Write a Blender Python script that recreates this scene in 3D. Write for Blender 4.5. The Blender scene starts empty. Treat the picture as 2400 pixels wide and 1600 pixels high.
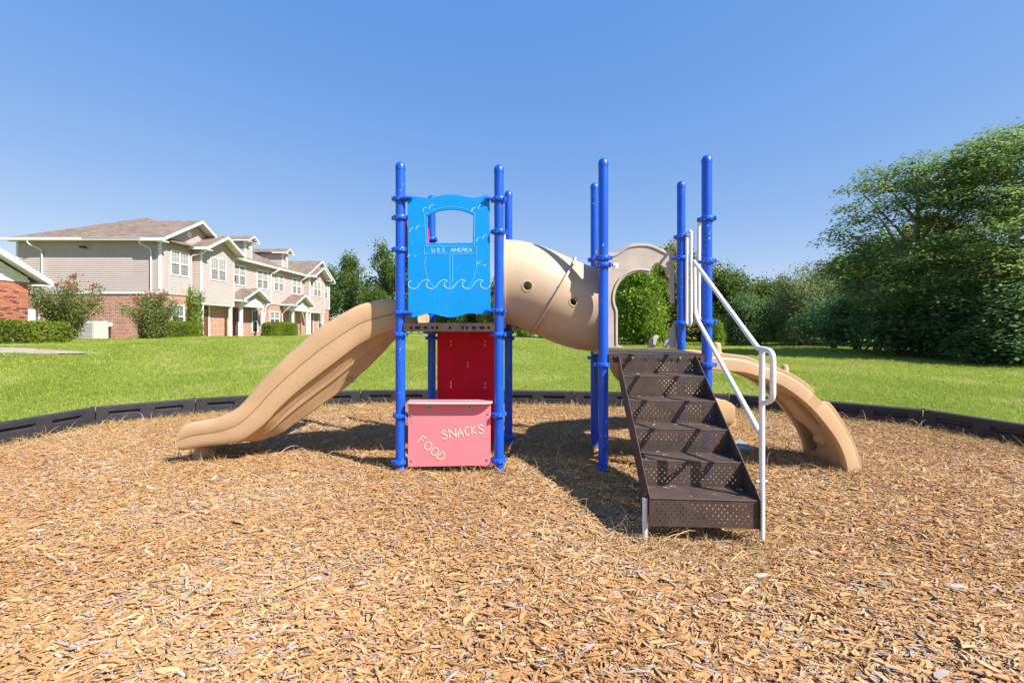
import bpy, bmesh, math, random
import numpy as np
from mathutils import Vector, Matrix
random.seed(7); rng = np.random.default_rng(11)
R = math.radians
sc = bpy.context.scene
C = sc.collection

# ------------------------------------------------------------------ camera, sky, sun, exposure
cam_d = bpy.data.cameras.new('camera'); cam = bpy.data.objects.new('camera', cam_d); C.objects.link(cam)
cam.location = (0, 0, 1.33); cam.rotation_euler = (R(90), 0, 0)
cam_d.sensor_width = 36; cam_d.lens = 15.6; cam_d.shift_y = -32/2400
cam_d.clip_start = .05; cam_d.clip_end = 2000
sc.camera = cam
SUN = Vector((.85, -.55, 1.0)).normalized()
wd = bpy.data.worlds.new('World'); sc.world = wd; wd.use_nodes = True
nt = wd.node_tree; bg = nt.nodes['Background']
sky = nt.nodes.new('ShaderNodeTexSky'); sky.sky_type = 'NISHITA'; sky.sun_disc = False
sky.sun_elevation = math.asin(SUN.z); sky.sun_rotation = math.atan2(SUN.x, SUN.y)
sky.altitude = 0; sky.air_density = .7; sky.dust_density = 0; sky.ozone_density = 10
# the camera's tone response on the sky: one power and gain per channel, the same over the whole dome
EXPO = 1.3
sep = nt.nodes.new('ShaderNodeSeparateColor'); com = nt.nodes.new('ShaderNodeCombineColor'); nt.links.new(sky.outputs[0], sep.inputs[0])
for ch, (gain, pw) in enumerate(((1.98, 0), (1.78, .53), (3.42, .16))):
    p_ = nt.nodes.new('ShaderNodeMath'); p_.operation = 'POWER'; p_.inputs[1].default_value = pw
    m_ = nt.nodes.new('ShaderNodeMath'); m_.operation = 'MULTIPLY'; m_.inputs[1].default_value = gain*2**(1-EXPO)
    if pw == 0:      # red: soft shoulder towards the horizon, x / (1 + .13 x)
        a_ = nt.nodes.new('ShaderNodeMath'); a_.operation = 'MULTIPLY_ADD'; a_.inputs[1].default_value = .13; a_.inputs[2].default_value = 1; nt.links.new(sep.outputs[ch], a_.inputs[0])
        p_.operation = 'DIVIDE'; nt.links.new(a_.outputs[0], p_.inputs[1])
    nt.links.new(sep.outputs[ch], p_.inputs[0]); nt.links.new(p_.outputs[0], m_.inputs[0]); nt.links.new(m_.outputs[0], com.inputs[ch])
nt.links.new(com.outputs[0], bg.inputs[0]); bg.inputs[1].default_value = .1
sl = bpy.data.lights.new('sun', 'SUN'); sl.energy = 3.75; sl.angle = R(.53); sl.color = (1, .95, .87)
so = bpy.data.objects.new('sun', sl); C.objects.link(so); so.rotation_euler = SUN.to_track_quat('Z', 'Y').to_euler()
so.location = (20, -10, 30)
vs = sc.view_settings; vs.view_transform = 'Standard'; vs.look = 'None'; vs.exposure = EXPO; vs.gamma = 1
vs.use_curve_mapping = False
sc.cycles.max_bounces = 8; sc.cycles.transparent_max_bounces = 8

# ------------------------------------------------------------------ materials
def mat(name, col, rough=.6, spec=.4, var=.0, scale=8.0, bump=0.0, bscale=60.0, col2=None, metal=0.0, stretch=(1, 1, 1), detail=4):
    m = bpy.data.materials.new(name); m.use_nodes = True
    n = m.node_tree.nodes; l = m.node_tree.links; b = n['Principled BSDF']
    b.inputs['Roughness'].default_value = rough; b.inputs['Specular IOR Level'].default_value = spec
    b.inputs['Metallic'].default_value = metal
    b.inputs['Base Color'].default_value = (*col, 1)
    tc = n.new('ShaderNodeTexCoord'); mp = n.new('ShaderNodeMapping'); mp.inputs['Scale'].default_value = stretch
    l.new(tc.outputs['Object'], mp.inputs[0])
    if var or col2:
        no = n.new('ShaderNodeTexNoise'); no.inputs['Scale'].default_value = scale; no.inputs['Detail'].default_value = detail
        l.new(mp.outputs[0], no.inputs[0])
        rp = n.new('ShaderNodeValToRGB'); rp.color_ramp.elements[0].position = .32; rp.color_ramp.elements[1].position = .68
        c2 = col2 or tuple(min(1, c*(1+var)) for c in col); c1 = col if col2 else tuple(c*(1-var) for c in col)
        rp.color_ramp.elements[0].color = (*c1, 1); rp.color_ramp.elements[1].color = (*c2, 1)
        l.new(no.outputs[0], rp.inputs[0]); l.new(rp.outputs[0], b.inputs['Base Color'])
    if bump:
        nb = n.new('ShaderNodeTexNoise'); nb.inputs['Scale'].default_value = bscale; nb.inputs['Detail'].default_value = 3
        l.new(mp.outputs[0], nb.inputs[0])
        bp = n.new('ShaderNodeBump'); bp.inputs['Strength'].default_value = bump; bp.inputs['Distance'].default_value = .01
        l.new(nb.outputs[0], bp.inputs['Height']); l.new(bp.outputs[0], b.inputs['Normal'])
    return m

def worn(m, col, scale=45, lo=.70, hi=.74, sec=3.0, seclo=.5):
    """chips and scuffs with a shape of their own, mixed over the base colour"""
    n = m.node_tree.nodes; l = m.node_tree.links; b = n['Principled BSDF']
    tc = n.new('ShaderNodeTexCoord')
    a = n.new('ShaderNodeTexNoise'); a.inputs['Scale'].default_value = scale; a.inputs['Detail'].default_value = 3
    g = n.new('ShaderNodeTexNoise'); g.inputs['Scale'].default_value = sec
    l.new(tc.outputs['Object'], a.inputs[0]); l.new(tc.outputs['Object'], g.inputs[0])
    r1 = n.new('ShaderNodeMapRange'); r1.inputs[1].default_value = lo; r1.inputs[2].default_value = hi
    r2 = n.new('ShaderNodeMapRange'); r2.inputs[1].default_value = seclo; r2.inputs[2].default_value = seclo+.12
    l.new(a.outputs[0], r1.inputs[0]); l.new(g.outputs[0], r2.inputs[0])
    mu = n.new('ShaderNodeMath'); mu.operation = 'MULTIPLY'; l.new(r1.outputs[0], mu.inputs[0]); l.new(r2.outputs[0], mu.inputs[1])
    mx = n.new('ShaderNodeMix'); mx.data_type = 'RGBA'
    src = b.inputs['Base Color']
    if src.is_linked:
        fr = src.links[0].from_socket; l.new(fr, mx.inputs[6])
    else:
        mx.inputs[6].default_value = src.default_value
    mx.inputs[7].default_value = (*col, 1); l.new(mu.outputs[0], mx.inputs[0]); l.new(mx.outputs[2], src)
    return m

M = {}
M['blue'] = worn(mat('blue_powder_coat', (.006, .088, .60), .33, .5, .08, 5, .04, 90), (.45, .55, .7), 55, .66, .70, 2.5, .47)
M['blue_plastic'] = worn(mat('bright_blue_plastic', (.0, .25, .66), .5, .3, .04, 3, .03, 200), (.25, .5, .8), 70, .68, .72, 3, .5)
M['groove_blue'] = mat('engraved_pale_blue', (.42, .68, .85), .6, .2, .25, 30)
M['pink'] = worn(mat('faded_pink_plastic', (.81, .22, .25), .55, .3, .05, 3, .03, 150), (.55, .3, .3), 60, .69, .73, 3, .5)
M['red'] = worn(mat('red_plastic', (.70, .005, .035), .55, .2, .12, 4, .03, 150), (.3, .1, .12), 60, .7, .74, 3, .5)
M['groove_dim'] = mat('routed_blue_groove', (.13, .42, .72), .6, .2, .25, 30)
M['cream'] = mat('cream_engraving', (.78, .72, .52), .6, .2, .1, 40)
M['tan'] = worn(mat('tan_moulded_plastic', (.53, .345, .193), .42, .35, .09, 2.5, .03, 220), (.33, .20, .10), 24, .66, .74, 2, .50)
M['tan_pale'] = worn(mat('pale_tan_moulded_plastic', (.50, .365, .255), .45, .35, .09, 2.5, .03, 220), (.36, .25, .16), 24, .66, .74, 2, .50)
M['tan_grey'] = worn(mat('weathered_greyish_plastic', (.46, .395, .335), .6, .25, .10, 6, .05, 180), (.26, .22, .18), 5, .54, .70, 2.2, .50)
M['seam'] = mat('dark_parting_line', (.16, .085, .035), .7, .2, .2, 20)
M['brown'] = worn(mat('brown_coated_steel', (.082, .055, .046), .5, .4, .18, 12, .08, 160), (.17, .085, .05), 22, .66, .72, 4, .52)
M['brown_dark'] = mat('brown_deck_coating', (.07, .048, .042), .6, .35, .2, 14, .1, 160)
M['white_metal'] = mat('white_powder_coat', (.80, .79, .77), .35, .5, .03, 6)
M['steel'] = mat('galvanised_bolt', (.45, .42, .38), .35, .5, .1, 20, metal=.8)
M['black_plastic'] = mat('charcoal_recycled_plastic', (.033, .031, .036), .55, .35, .15, 6, .12, 70)
M['white_trim'] = mat('white_vinyl_trim', (.74, .74, .73), .5, .3, .03, 3)
M['white_siding'] = mat('white_vinyl_siding', (.78, .79, .78), .55, .3, .03, 3)
M['siding'] = mat('beige_vinyl_siding', (.52, .43, .395), .6, .25, .04, 1.5)
M['soffit'] = mat('cream_soffit', (.66, .60, .52), .6, .25, .03, 2)
M['concrete'] = mat('pale_concrete', (.36, .295, .24), .85, .2, .12, 5, .1, 40)
M['door'] = mat('burgundy_door', (.16, .045, .05), .5, .35, .05, 3)
M['pane_up'] = mat('glass_over_blinds', (.15, .19, .175), .12, .35, .35, 1.6, stretch=(1, 3, 14))
M['pane_low'] = mat('dark_screened_glass', (.05, .062, .057), .12, .35, .3, 2)
M['screened'] = mat('muntin_behind_screen', (.24, .26, .25), .6, .2)
M['ac'] = mat('pale_grey_metal', (.55, .52, .47), .5, .4, .05, 4)
M['dark'] = mat('dark_grille', (.03, .03, .03), .6, .3)
M['bark'] = mat('grey_brown_bark', (.17, .125, .09), .9, .1, .35, 9, .5, 30, stretch=(1, 1, .3))
M['bark_pale'] = mat('pale_bark', (.30, .23, .17), .9, .1, .35, 9, .4, 30, stretch=(1, 1, .3))
M['mortar'] = mat('mortar', (.60, .49, .40), .9, .1, .1, 20, .1, 80)
M['cloth'] = mat('grey_blue_ground_cloth', (.27, .31, .34), .8, .2, .2, 12, .3, 40)
M['bird'] = mat('straw', (.6, .42, .2), .9, .1)

def leaf_mat(name, c1, c2, c3=None, trans=.35, rough=.5, attr='tint', kind='GEOMETRY', spec=.25):
    m = bpy.data.materials.new(name); m.use_nodes = True
    n = m.node_tree.nodes; l = m.node_tree.links; b = n['Principled BSDF']; out = n['Material Output']
    at = n.new('ShaderNodeAttribute'); at.attribute_name = attr; at.attribute_type = kind
    rp = n.new('ShaderNodeValToRGB'); e = rp.color_ramp.elements
    e[0].position = 0; e[0].color = (*c1, 1); e[1].position = 1; e[1].color = (*(c3 or c2), 1)
    if c3:
        x = e.new(.6); x.color = (*c2, 1)
    l.new(at.outputs['Fac'], rp.inputs[0]); l.new(rp.outputs[0], b.inputs['Base Color'])
    b.inputs['Roughness'].default_value = rough; b.inputs['Specular IOR Level'].default_value = spec
    tr = n.new('ShaderNodeBsdfTranslucent'); l.new(rp.outputs[0], tr.inputs[0])
    mx = n.new('ShaderNodeMixShader'); mx.inputs[0].default_value = trans
    l.new(b.outputs[0], mx.inputs[1]); l.new(tr.outputs[0], mx.inputs[2]); l.new(mx.outputs[0], out.inputs[0])
    return m
M['leaf_mid'] = leaf_mat('mid_green_leaves', (0.055, 0.108, 0.026), (0.14, 0.23, 0.044), (0.259, 0.314, 0.074), trans=.5)
M['leaf_bright'] = leaf_mat('yellow_green_leaves', (0.105, 0.194, 0.021), (0.229, 0.351, 0.035), (0.386, 0.474, 0.07), trans=.5)
M['leaf_olive'] = leaf_mat('olive_leaves', (0.112, 0.146, 0.041), (0.269, 0.302, 0.067), (0.582, 0.448, 0.112), trans=.5)
M['leaf_layered'] = leaf_mat('layered_leaves', (.11, .205, .07), (.255, .36, .11), (.56, .59, .19), trans=.5)
M['leaf_dark'] = leaf_mat('dark_green_leaves', (.09, .18, .07), (.185, .295, .11), (.36, .42, .15), trans=.5)
M['leaf_grey'] = leaf_mat('grey_green_leaves', (0.121, 0.173, 0.072), (0.243, 0.304, 0.121), (0.405, 0.446, 0.203), trans=.5)
M['leaf_hedge'] = leaf_mat('hedge_leaves', (.10, .16, .015), (.24, .32, .03), (.42, .46, .06), trans=.5)
M['leaf_myrtle'] = leaf_mat('crape_myrtle_leaves', (.10, .16, .045), (.27, .31, .09), (.55, .42, .18), trans=.5)
M['petal'] = leaf_mat('crimson_petals', (.5, .01, .04), (.75, .05, .10), trans=.2)
M['grass_blade'] = leaf_mat('grass_blades', (.30, .375, .058), (.42, .485, .085), (.60, .55, .26), trans=.5, kind='INSTANCER')
M['straw'] = leaf_mat('dry_straw', (.30, .17, .06), (.55, .36, .15), (.70, .55, .32), trans=.15, kind='INSTANCER', rough=.7)

def chip_mat():
    m = bpy.data.materials.new('wood_chip'); m.use_nodes = True
    n = m.node_tree.nodes; l = m.node_tree.links; b = n['Principled BSDF']
    at = n.new('ShaderNodeAttribute'); at.attribute_name = 'tint'; at.attribute_type = 'INSTANCER'
    rp = n.new('ShaderNodeValToRGB'); e = rp.color_ramp.elements
    cols = [(0, (.11, .048, .022)), (.10, (.24, .108, .042)), (.34, (.43, .23, .09)), (.58, (.54, .315, .138)), (.78, (.63, .415, .21)), (.82, (.33, .255, .21)), (1, (.46, .39, .345))]
    e[0].position = 0; e[0].color = (*cols[0][1], 1); e[1].position = 1; e[1].color = (*cols[-1][1], 1)
    for p, c in cols[1:-1]:
        x = e.new(p); x.color = (*c, 1)
    l.new(at.outputs['Fac'], rp.inputs[0])
    tc = n.new('ShaderNodeTexCoord'); mp = n.new('ShaderNodeMapping'); mp.inputs['Scale'].default_value = (2, 40, 10)
    no = n.new('ShaderNodeTexNoise'); no.inputs['Scale'].default_value = 16; no.inputs['Detail'].default_value = 3
    l.new(tc.outputs['Object'], mp.inputs[0]); l.new(mp.outputs[0], no.inputs[0])
    mr = n.new('ShaderNodeMapRange'); mr.inputs[1].default_value = .3; mr.inputs[2].default_value = .7; mr.inputs[3].default_value = .72; mr.inputs[4].default_value = 1.12
    l.new(no.outputs[0], mr.inputs[0])
    mx = n.new('ShaderNodeVectorMath'); mx.operation = 'SCALE'; l.new(rp.outputs[0], mx.inputs[0]); l.new(mr.outputs[0], mx.inputs['Scale'])
    l.new(mx.outputs[0], b.inputs['Base Color']); b.inputs['Roughness'].default_value = .75; b.inputs['Specular IOR Level'].default_value = .2
    return m
M['chip'] = chip_mat()

def uv_brick_mat(name, c1, c2, mortar, sx, sy, bw, bh, ms, bump=.4, off=.5, dark=None, noise=None):
    m = bpy.data.materials.new(name); m.use_nodes = True
    n = m.node_tree.nodes; l = m.node_tree.links; b = n['Principled BSDF']
    uv = n.new('ShaderNodeUVMap'); uv.uv_map = 'UVMap'
    br = n.new('ShaderNodeTexBrick'); br.offset = off
    br.inputs['Color1'].default_value = (*c1, 1); br.inputs['Color2'].default_value = (*c2, 1); br.inputs['Mortar'].default_value = (*mortar, 1)
    br.inputs['Scale'].default_value = 1; br.inputs['Brick Width'].default_value = bw; br.inputs['Row Height'].default_value = bh
    br.inputs['Mortar Size'].default_value = ms; br.inputs['Bias'].default_value = 0; br.inputs['Mortar Smooth'].default_value = .1
    l.new(uv.outputs[0], br.inputs[0])
    col = br.outputs[0]
    no = n.new('ShaderNodeTexNoise'); no.inputs['Scale'].default_value = noise[0] if noise else 3; no.inputs['Detail'].default_value = 4
    mp = n.new('ShaderNodeMapping'); mp.inputs['Scale'].default_value = (noise[1], noise[2], 1) if noise else (1, 3, 1)
    l.new(uv.outputs[0], mp.inputs[0]); l.new(mp.outputs[0], no.inputs[0])
    mr = n.new('ShaderNodeMapRange'); mr.inputs[1].default_value = .3; mr.inputs[2].default_value = .7; mr.inputs[3].default_value = .72; mr.inputs[4].default_value = 1.25
    l.new(no.outputs[0], mr.inputs[0])
    mx = n.new('ShaderNodeVectorMath'); mx.operation = 'SCALE'; l.new(col, mx.inputs[0]); l.new(mr.outputs[0], mx.inputs['Scale'])
    l.new(mx.outputs[0], b.inputs['Base Color']); b.inputs['Roughness'].default_value = .85; b.inputs['Specular IOR Level'].default_value = .2
    bp = n.new('ShaderNodeBump'); bp.inputs['Strength'].default_value = bump; bp.inputs['Distance'].default_value = .01; bp.invert = True
    l.new(br.outputs['Fac'], bp.inputs['Height']); l.new(bp.outputs[0], b.inputs['Normal'])
    return m
M['brickwall'] = uv_brick_mat('red_brickwork', (.50, .165, .095), (.25, .09, .065), (.60, .47, .37), 1, 1, .215, .078, .013, .5, noise=(9, .6, 1.6))
M['shingle'] = uv_brick_mat('brown_shingles', (.275, .21, .165), (.17, .126, .098), (.12, .085, .072), 1, 1, .33, .14, .008, .6, noise=(2.2, .6, 4.0))

def brick_mat():
    m = bpy.data.materials.new('single_brick'); m.use_nodes = True
    n = m.node_tree.nodes; l = m.node_tree.links; b = n['Principled BSDF']
    oi = n.new('ShaderNodeObjectInfo'); rp = n.new('ShaderNodeValToRGB'); e = rp.color_ramp.elements
    e[0].position = 0; e[0].color = (.10, .055, .045, 1); e[1].position = 1; e[1].color = (.52, .21, .13, 1)
    x = e.new(.16); x.color = (.17, .075, .055, 1); x = e.new(.22); x.color = (.40, .125, .075, 1); x = e.new(.6); x.color = (.47, .155, .09, 1)
    l.new(oi.outputs['Random'], rp.inputs[0]); l.new(rp.outputs[0], b.inputs['Base Color']); b.inputs['Roughness'].default_value = .85
    return m
M['brick'] = brick_mat()

def ground_mat():
    m = bpy.data.materials.new('lawn'); m.use_nodes = True
    n = m.node_tree.nodes; l = m.node_tree.links; b = n['Principled BSDF']
    tc = n.new('ShaderNodeTexCoord')
    def noise(s, d=4):
        x = n.new('ShaderNodeTexNoise'); x.inputs['Scale'].default_value = s; x.inputs['Detail'].default_value = d
        l.new(tc.outputs['Object'], x.inputs[0]); return x
    a = noise(.35, 5); f = noise(14, 6)
    rp = n.new('ShaderNodeValToRGB'); e = rp.color_ramp.elements
    e[0].position = .30; e[0].color = (.17, .22, .04, 1); e[1].position = .72; e[1].color = (.32, .34, .10, 1)
    x = e.new(.5); x.color = (.23, .29, .05, 1)
    l.new(a.outputs[0], rp.inputs[0])
    mr = n.new('ShaderNodeMapRange'); mr.inputs[1].default_value = .3; mr.inputs[2].default_value = .7; mr.inputs[3].default_value = .55; mr.inputs[4].default_value = 1.25
    l.new(f.outputs[0], mr.inputs[0])
    mx = n.new('ShaderNodeVectorMath'); mx.operation = 'SCALE'; l.new(rp.outputs[0], mx.inputs[0]); l.new(mr.outputs[0], mx.inputs['Scale'])
    l.new(mx.outputs[0], b.inputs['Base Color']); b.inputs['Roughness'].default_value = .9; b.inputs['Specular IOR Level'].default_value = .1
    bn = noise(30, 3); bp = n.new('ShaderNodeBump'); bp.inputs['Strength'].default_value = .6; bp.inputs['Distance'].default_value = .03
    l.new(bn.outputs[0], bp.inputs['Height']); l.new(bp.outputs[0], b.inputs['Normal'])
    return m
M['lawn'] = ground_mat()
M['bed'] = mat('chip_bed_soil', (.20, .10, .045), .9, .1, .5, 40, 1.0, 60, col2=(.45, .28, .14), detail=6)

# ------------------------------------------------------------------ helpers
BASE = {}
def base_of(o):
    while o.parent: o = o.parent
    return BASE.get(o.name, Vector((0, 0, 0)))
def tag(o, label=None, cat=None, group=None, kind=None):
    if label: o['label'] = label
    if cat: o['category'] = cat
    if group: o['group'] = group
    if kind: o['kind'] = kind
    return o
def thing(name, label, cat, loc=(0, 0, 0), group=None):
    o = bpy.data.objects.new(name, None); C.objects.link(o); o.location = loc; o.empty_display_size = .2
    BASE[o.name] = Vector(loc); return tag(o, label, cat, group)
def link(name, me, parent=None, loc=None, rot=None):
    """mesh in world coordinates (or placed at world loc) linked under parent"""
    o = bpy.data.objects.new(name, me); C.objects.link(o)
    if parent:
        o.parent = parent; b = base_of(parent)
        o.location = (Vector(loc) if loc is not None else Vector((0, 0, 0))) - b
    elif loc is not None: o.location = loc
    if rot is not None: o.rotation_euler = rot
    return o

class MB:
    def __init__(s): s.v = []; s.f = []; s.g = []
    def add(s, vs, fs):
        k = len(s.v); s.g.append((k, len(s.f))); s.v += [tuple(v) for v in vs]; s.f += [tuple(i+k for i in f) for f in fs]; return s
    def box(s, a, b):
        x0, y0, z0 = a; x1, y1, z1 = b
        return s.add([(x0, y0, z0), (x1, y0, z0), (x1, y1, z0), (x0, y1, z0), (x0, y0, z1), (x1, y0, z1), (x1, y1, z1), (x0, y1, z1)],
                     [(0, 3, 2, 1), (4, 5, 6, 7), (0, 1, 5, 4), (1, 2, 6, 5), (2, 3, 7, 6), (3, 0, 4, 7)])
    def obox(s, o, u, v, w):
        """box from corner o with edge vectors u, v, w"""
        o, u, v, w = map(Vector, (o, u, v, w))
        return s.add([o, o+u, o+u+v, o+v, o+w, o+u+w, o+u+v+w, o+v+w],
                     [(0, 3, 2, 1), (4, 5, 6, 7), (0, 1, 5, 4), (1, 2, 6, 5), (2, 3, 7, 6), (3, 0, 4, 7)])
    def tube(s, pts, r, n=10, cap=True, closed=False):
        pts = [Vector(p) for p in pts]; m = len(pts)
        rs = r if isinstance(r, (list, tuple)) else [r]*m
        up = None; rings = []
        for i in range(m):
            if closed: t = (pts[(i+1) % m]-pts[i-1]).normalized()
            else: t = (pts[min(i+1, m-1)]-pts[max(i-1, 0)]).normalized()
            if up is None:
                up = Vector((0, 0, 1)) if abs(t.z) < .9 else Vector((1, 0, 0))
            a = (up-t*up.dot(t)).normalized(); up = a; b = t.cross(a)
            rings.append([pts[i]+(a*math.cos(2*math.pi*k/n)+b*math.sin(2*math.pi*k/n))*rs[i] for k in range(n)])
        vs = [p for ring in rings for p in ring]; fs = []
        for i in range(m if closed else m-1):
            j = (i+1) % m
            for k in range(n):
                fs.append((i*n+k, i*n+(k+1) % n, j*n+(k+1) % n, j*n+k))
        if cap and not closed:
            fs.append(tuple(range(n-1, -1, -1))); fs.append(tuple((m-1)*n+k for k in range(n)))
        return s.add(vs, fs)
    def lathe(s, c, prof, n=20):
        """profile of (r, z) about vertical axis at c"""
        c = Vector(c); vs = []; fs = []
        for r, z in prof:
            for k in range(n):
                a = 2*math.pi*k/n; vs.append(c+Vector((r*math.cos(a), r*math.sin(a), z)))
        for i in range(len(prof)-1):
            for k in range(n): fs.append((i*n+k, i*n+(k+1) % n, (i+1)*n+(k+1) % n, (i+1)*n+k))
        return s.add(vs, fs)
    def slab(s, poly, t):
        """3-D polygon made thick downwards by t"""
        p = [Vector(q) for q in poly]; n = len(p); q = [v-Vector((0, 0, t)) for v in p]
        fs = [tuple(range(n)), tuple(range(2*n-1, n-1, -1))]+[(i, n+i, n+(i+1) % n, (i+1) % n) for i in range(n)]
        return s.add(p+q, fs)
    def mesh(s, name, m=None, smooth=False, base=Vector((0, 0, 0)), uv=None):
        me = bpy.data.meshes.new(name); me.from_pydata([tuple(Vector(v)-base) for v in s.v], [], s.f); me.update()
        bm = bmesh.new(); bm.from_mesh(me); bmesh.ops.recalc_face_normals(bm, faces=bm.faces); bm.to_mesh(me); bm.free()
        if uv:
            ul = me.uv_layers.new(name='UVMap')
            for p in me.polygons:
                nrm = p.normal
                h = Vector((0, 0, 1)).cross(nrm)
                h = h.normalized() if h.length > 1e-3 else Vector((1, 0, 0))
                v = nrm.cross(h)
                for li in p.loop_indices:
                    co = me.vertices[me.loops[li].vertex_index].co+base
                    ul.data[li].uv = (co.dot(h), co.dot(v))
        if m: me.materials.append(m)
        if smooth:
            for p in me.polygons: p.use_smooth = True
            if smooth != 'all': me.set_sharp_from_angle(angle=R(40))
        return me
    def build(s, name, m, parent=None, smooth=False, bevel=0, uv=False, segs=2, each=False):
        if each:
            ends = s.g[1:]+[(len(s.v), len(s.f))]; o = None
            for (v0, f0), (v1, f1) in zip(s.g, ends):
                q = MB(); q.v = s.v[v0:v1]; q.f = [tuple(i-v0 for i in f) for f in s.f[f0:f1]]; o = q.build(name, m, parent, smooth, bevel, uv, segs)
            return o
        b = base_of(parent) if parent else Vector((0, 0, 0))
        me = s.mesh(name, m, smooth, b, uv)
        o = bpy.data.objects.new(name, me); C.objects.link(o)
        if parent: o.parent = parent
        if bevel:
            md = o.modifiers.new('bevel', 'BEVEL'); md.width = bevel; md.segments = segs; md.limit_method = 'ANGLE'; md.angle_limit = R(40)
        return o

def fast_mesh(name, V, F, m, tint=None, smooth=False):
    """numpy verts (n,3) and quads (k,4)"""
    me = bpy.data.meshes.new(name); k = F.shape[1]
    me.vertices.add(len(V)); me.vertices.foreach_set('co', V.astype(np.float32).ravel())
    me.loops.add(F.size); me.loops.foreach_set('vertex_index', F.astype(np.int32).ravel())
    me.polygons.add(len(F)); me.polygons.foreach_set('loop_start', np.arange(0, F.size, k, dtype=np.int32))
    me.polygons.foreach_set('loop_total', np.full(len(F), k, dtype=np.int32))
    me.update(calc_edges=True)
    if tint is not None:
        a = me.attributes.new('tint', 'FLOAT', 'FACE'); a.data.foreach_set('value', tint.astype(np.float32))
    me.materials.append(m)
    return me

def plate(loops, thick, o, u, w, name, m, parent, bevel=.003, smooth=False):
    """flat plate with holes: loops of (u, w) in metres, o = origin, u/w = in-plane axes; thickness centred"""
    cu = bpy.data.curves.new('tmp', 'CURVE'); cu.dimensions = '2D'; cu.fill_mode = 'BOTH'
    cu.extrude = max(thick/2-bevel, .0005); cu.bevel_depth = bevel; cu.bevel_resolution = 1; cu.offset = -bevel
    for lp in loops:
        sp = cu.splines.new('POLY'); sp.points.add(len(lp)-1)
        for p, q in zip(sp.points, lp): p.co = (q[0], q[1], 0, 1)
        sp.use_cyclic_u = True
    ob = bpy.data.objects.new('tmp', cu); C.objects.link(ob)
    dg = bpy.context.evaluated_depsgraph_get(); me = bpy.data.meshes.new_from_object(ob.evaluated_get(dg))
    bpy.data.objects.remove(ob); bpy.data.curves.remove(cu)
    u = Vector(u).normalized(); w = Vector(w).normalized(); n = u.cross(w); o = Vector(o)-base_of(parent)
    mt = Matrix((u, w, n)).transposed().to_4x4(); mt.translation = o
    me.transform(mt); me.name = name; me.materials.clear(); me.materials.append(m)
    for p in me.polygons: p.use_smooth = False
    ob = bpy.data.objects.new(name, me); C.objects.link(ob); ob.parent = parent
    return ob

def catmull(pts, n=8, closed=False):
    pts = [Vector(p) for p in pts]; out = []; m = len(pts)
    for i in range(m if closed else m-1):
        if closed: p0, p1, p2, p3 = pts[i-1], pts[i], pts[(i+1) % m], pts[(i+2) % m]
        else: p0, p1, p2, p3 = pts[max(i-1, 0)], pts[i], pts[i+1], pts[min(i+2, m-1)]
        for k in range(n):
            t = k/n
            out.append(.5*((2*p1)+(p2-p0)*t+(2*p0-5*p1+4*p2-p3)*t*t+(3*p1-p0-3*p2+p3)*t**3))
    if not closed: out.append(pts[-1])
    return out
def resample(pts, n):
    pts = [Vector(p) for p in pts]; d = [0]
    for a, b in zip(pts, pts[1:]): d.append(d[-1]+(b-a).length)
    out = []; j = 0
    for i in range(n):
        t = d[-1]*i/(n-1)
        while j < len(d)-2 and d[j+1] < t: j += 1
        f = (t-d[j])/max(d[j+1]-d[j], 1e-9); out.append(pts[j].lerp(pts[j+1], min(max(f, 0), 1)))
    return out
def fillet(pts, r, n=5):
    """round the corners of a polyline"""
    pts = [Vector(p) for p in pts]; out = [pts[0]]
    for a, b, c in zip(pts, pts[1:], pts[2:]):
        d1 = (a-b); d2 = (c-b); k = min(r, d1.length*.48, d2.length*.48)
        p = b+d1.normalized()*k; q = b+d2.normalized()*k
        for i in range(n+1):
            t = i/n; out.append((1-t)**2*p+2*t*(1-t)*b+t*t*q)
    out.append(pts[-1]); return out
F_ = 1040.0; H_ = 1.33
def at(px, py, Y): return Vector(((px-1200)/F_*Y, Y, H_-(py-768)/F_*Y))

# ------------------------------------------------------------------ ground, chip bed, border
PB = [(-4.6, -1.9), (-5.3, -1.0), (-5.75, .1), (-5.9, 1.3), (-5.95, 2.5), (-5.92, 3.72), (-5.85, 4.93), (-5.69, 6.07), (-4.84, 6.80), (-3.75, 7.32), (-2.61, 7.68),
      (-1.39, 7.74), (-.16, 7.68), (1.077, 7.56), (2.32, 7.47), (3.56, 7.26), (4.57, 6.62), (5.46, 5.885), (5.80, 4.72), (5.95, 3.5), (5.95, 2.3), (5.9, 1.1), (5.6, -.1), (5.0, -1.1), (4.3, -2.0), (0, -2.6)]
CX, CY = 0.0, 3.0
def border_r(th):
    dx, dy = math.cos(th), math.sin(th)
    for (ax, ay), (bx, by) in zip(PB, PB[1:]+PB[:1]):
        ex, ey = bx-ax, by-ay; det = dx*(-ey)+dy*ex
        if abs(det) < 1e-9: continue
        qx, qy = ax-CX, ay-CY
        t = (qx*(-ey)+qy*ex)/det; s = (dx*qy-dy*qx)/det
        if t > 0 and -1e-6 <= s <= 1+1e-6: return t
    return 5.0
TH = np.linspace(-math.pi, math.pi, 721); RB = np.array([border_r(t) for t in TH])
def brad(x, y): return np.interp(np.arctan2(np.asarray(y)-CY, np.asarray(x)-CX), TH, RB)
def sst(t):
    t = np.clip(t, 0, 1); return t*t*(3-2*t)
def ground_z(x, y):
    x = np.asarray(x, float); y = np.asarray(y, float)
    d = np.hypot(x-CX, y-CY)-brad(x, y)
    A = .74-.40*sst((x+9)/17); A = A+.12*sst((y-24)/12)*(x > -8)
    z = .13+(A-.13)*sst(d/10.5)
    z = z+.055*np.sin(x*.55+1)*np.sin(y*.45)*sst(d/3)
    return z
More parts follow.
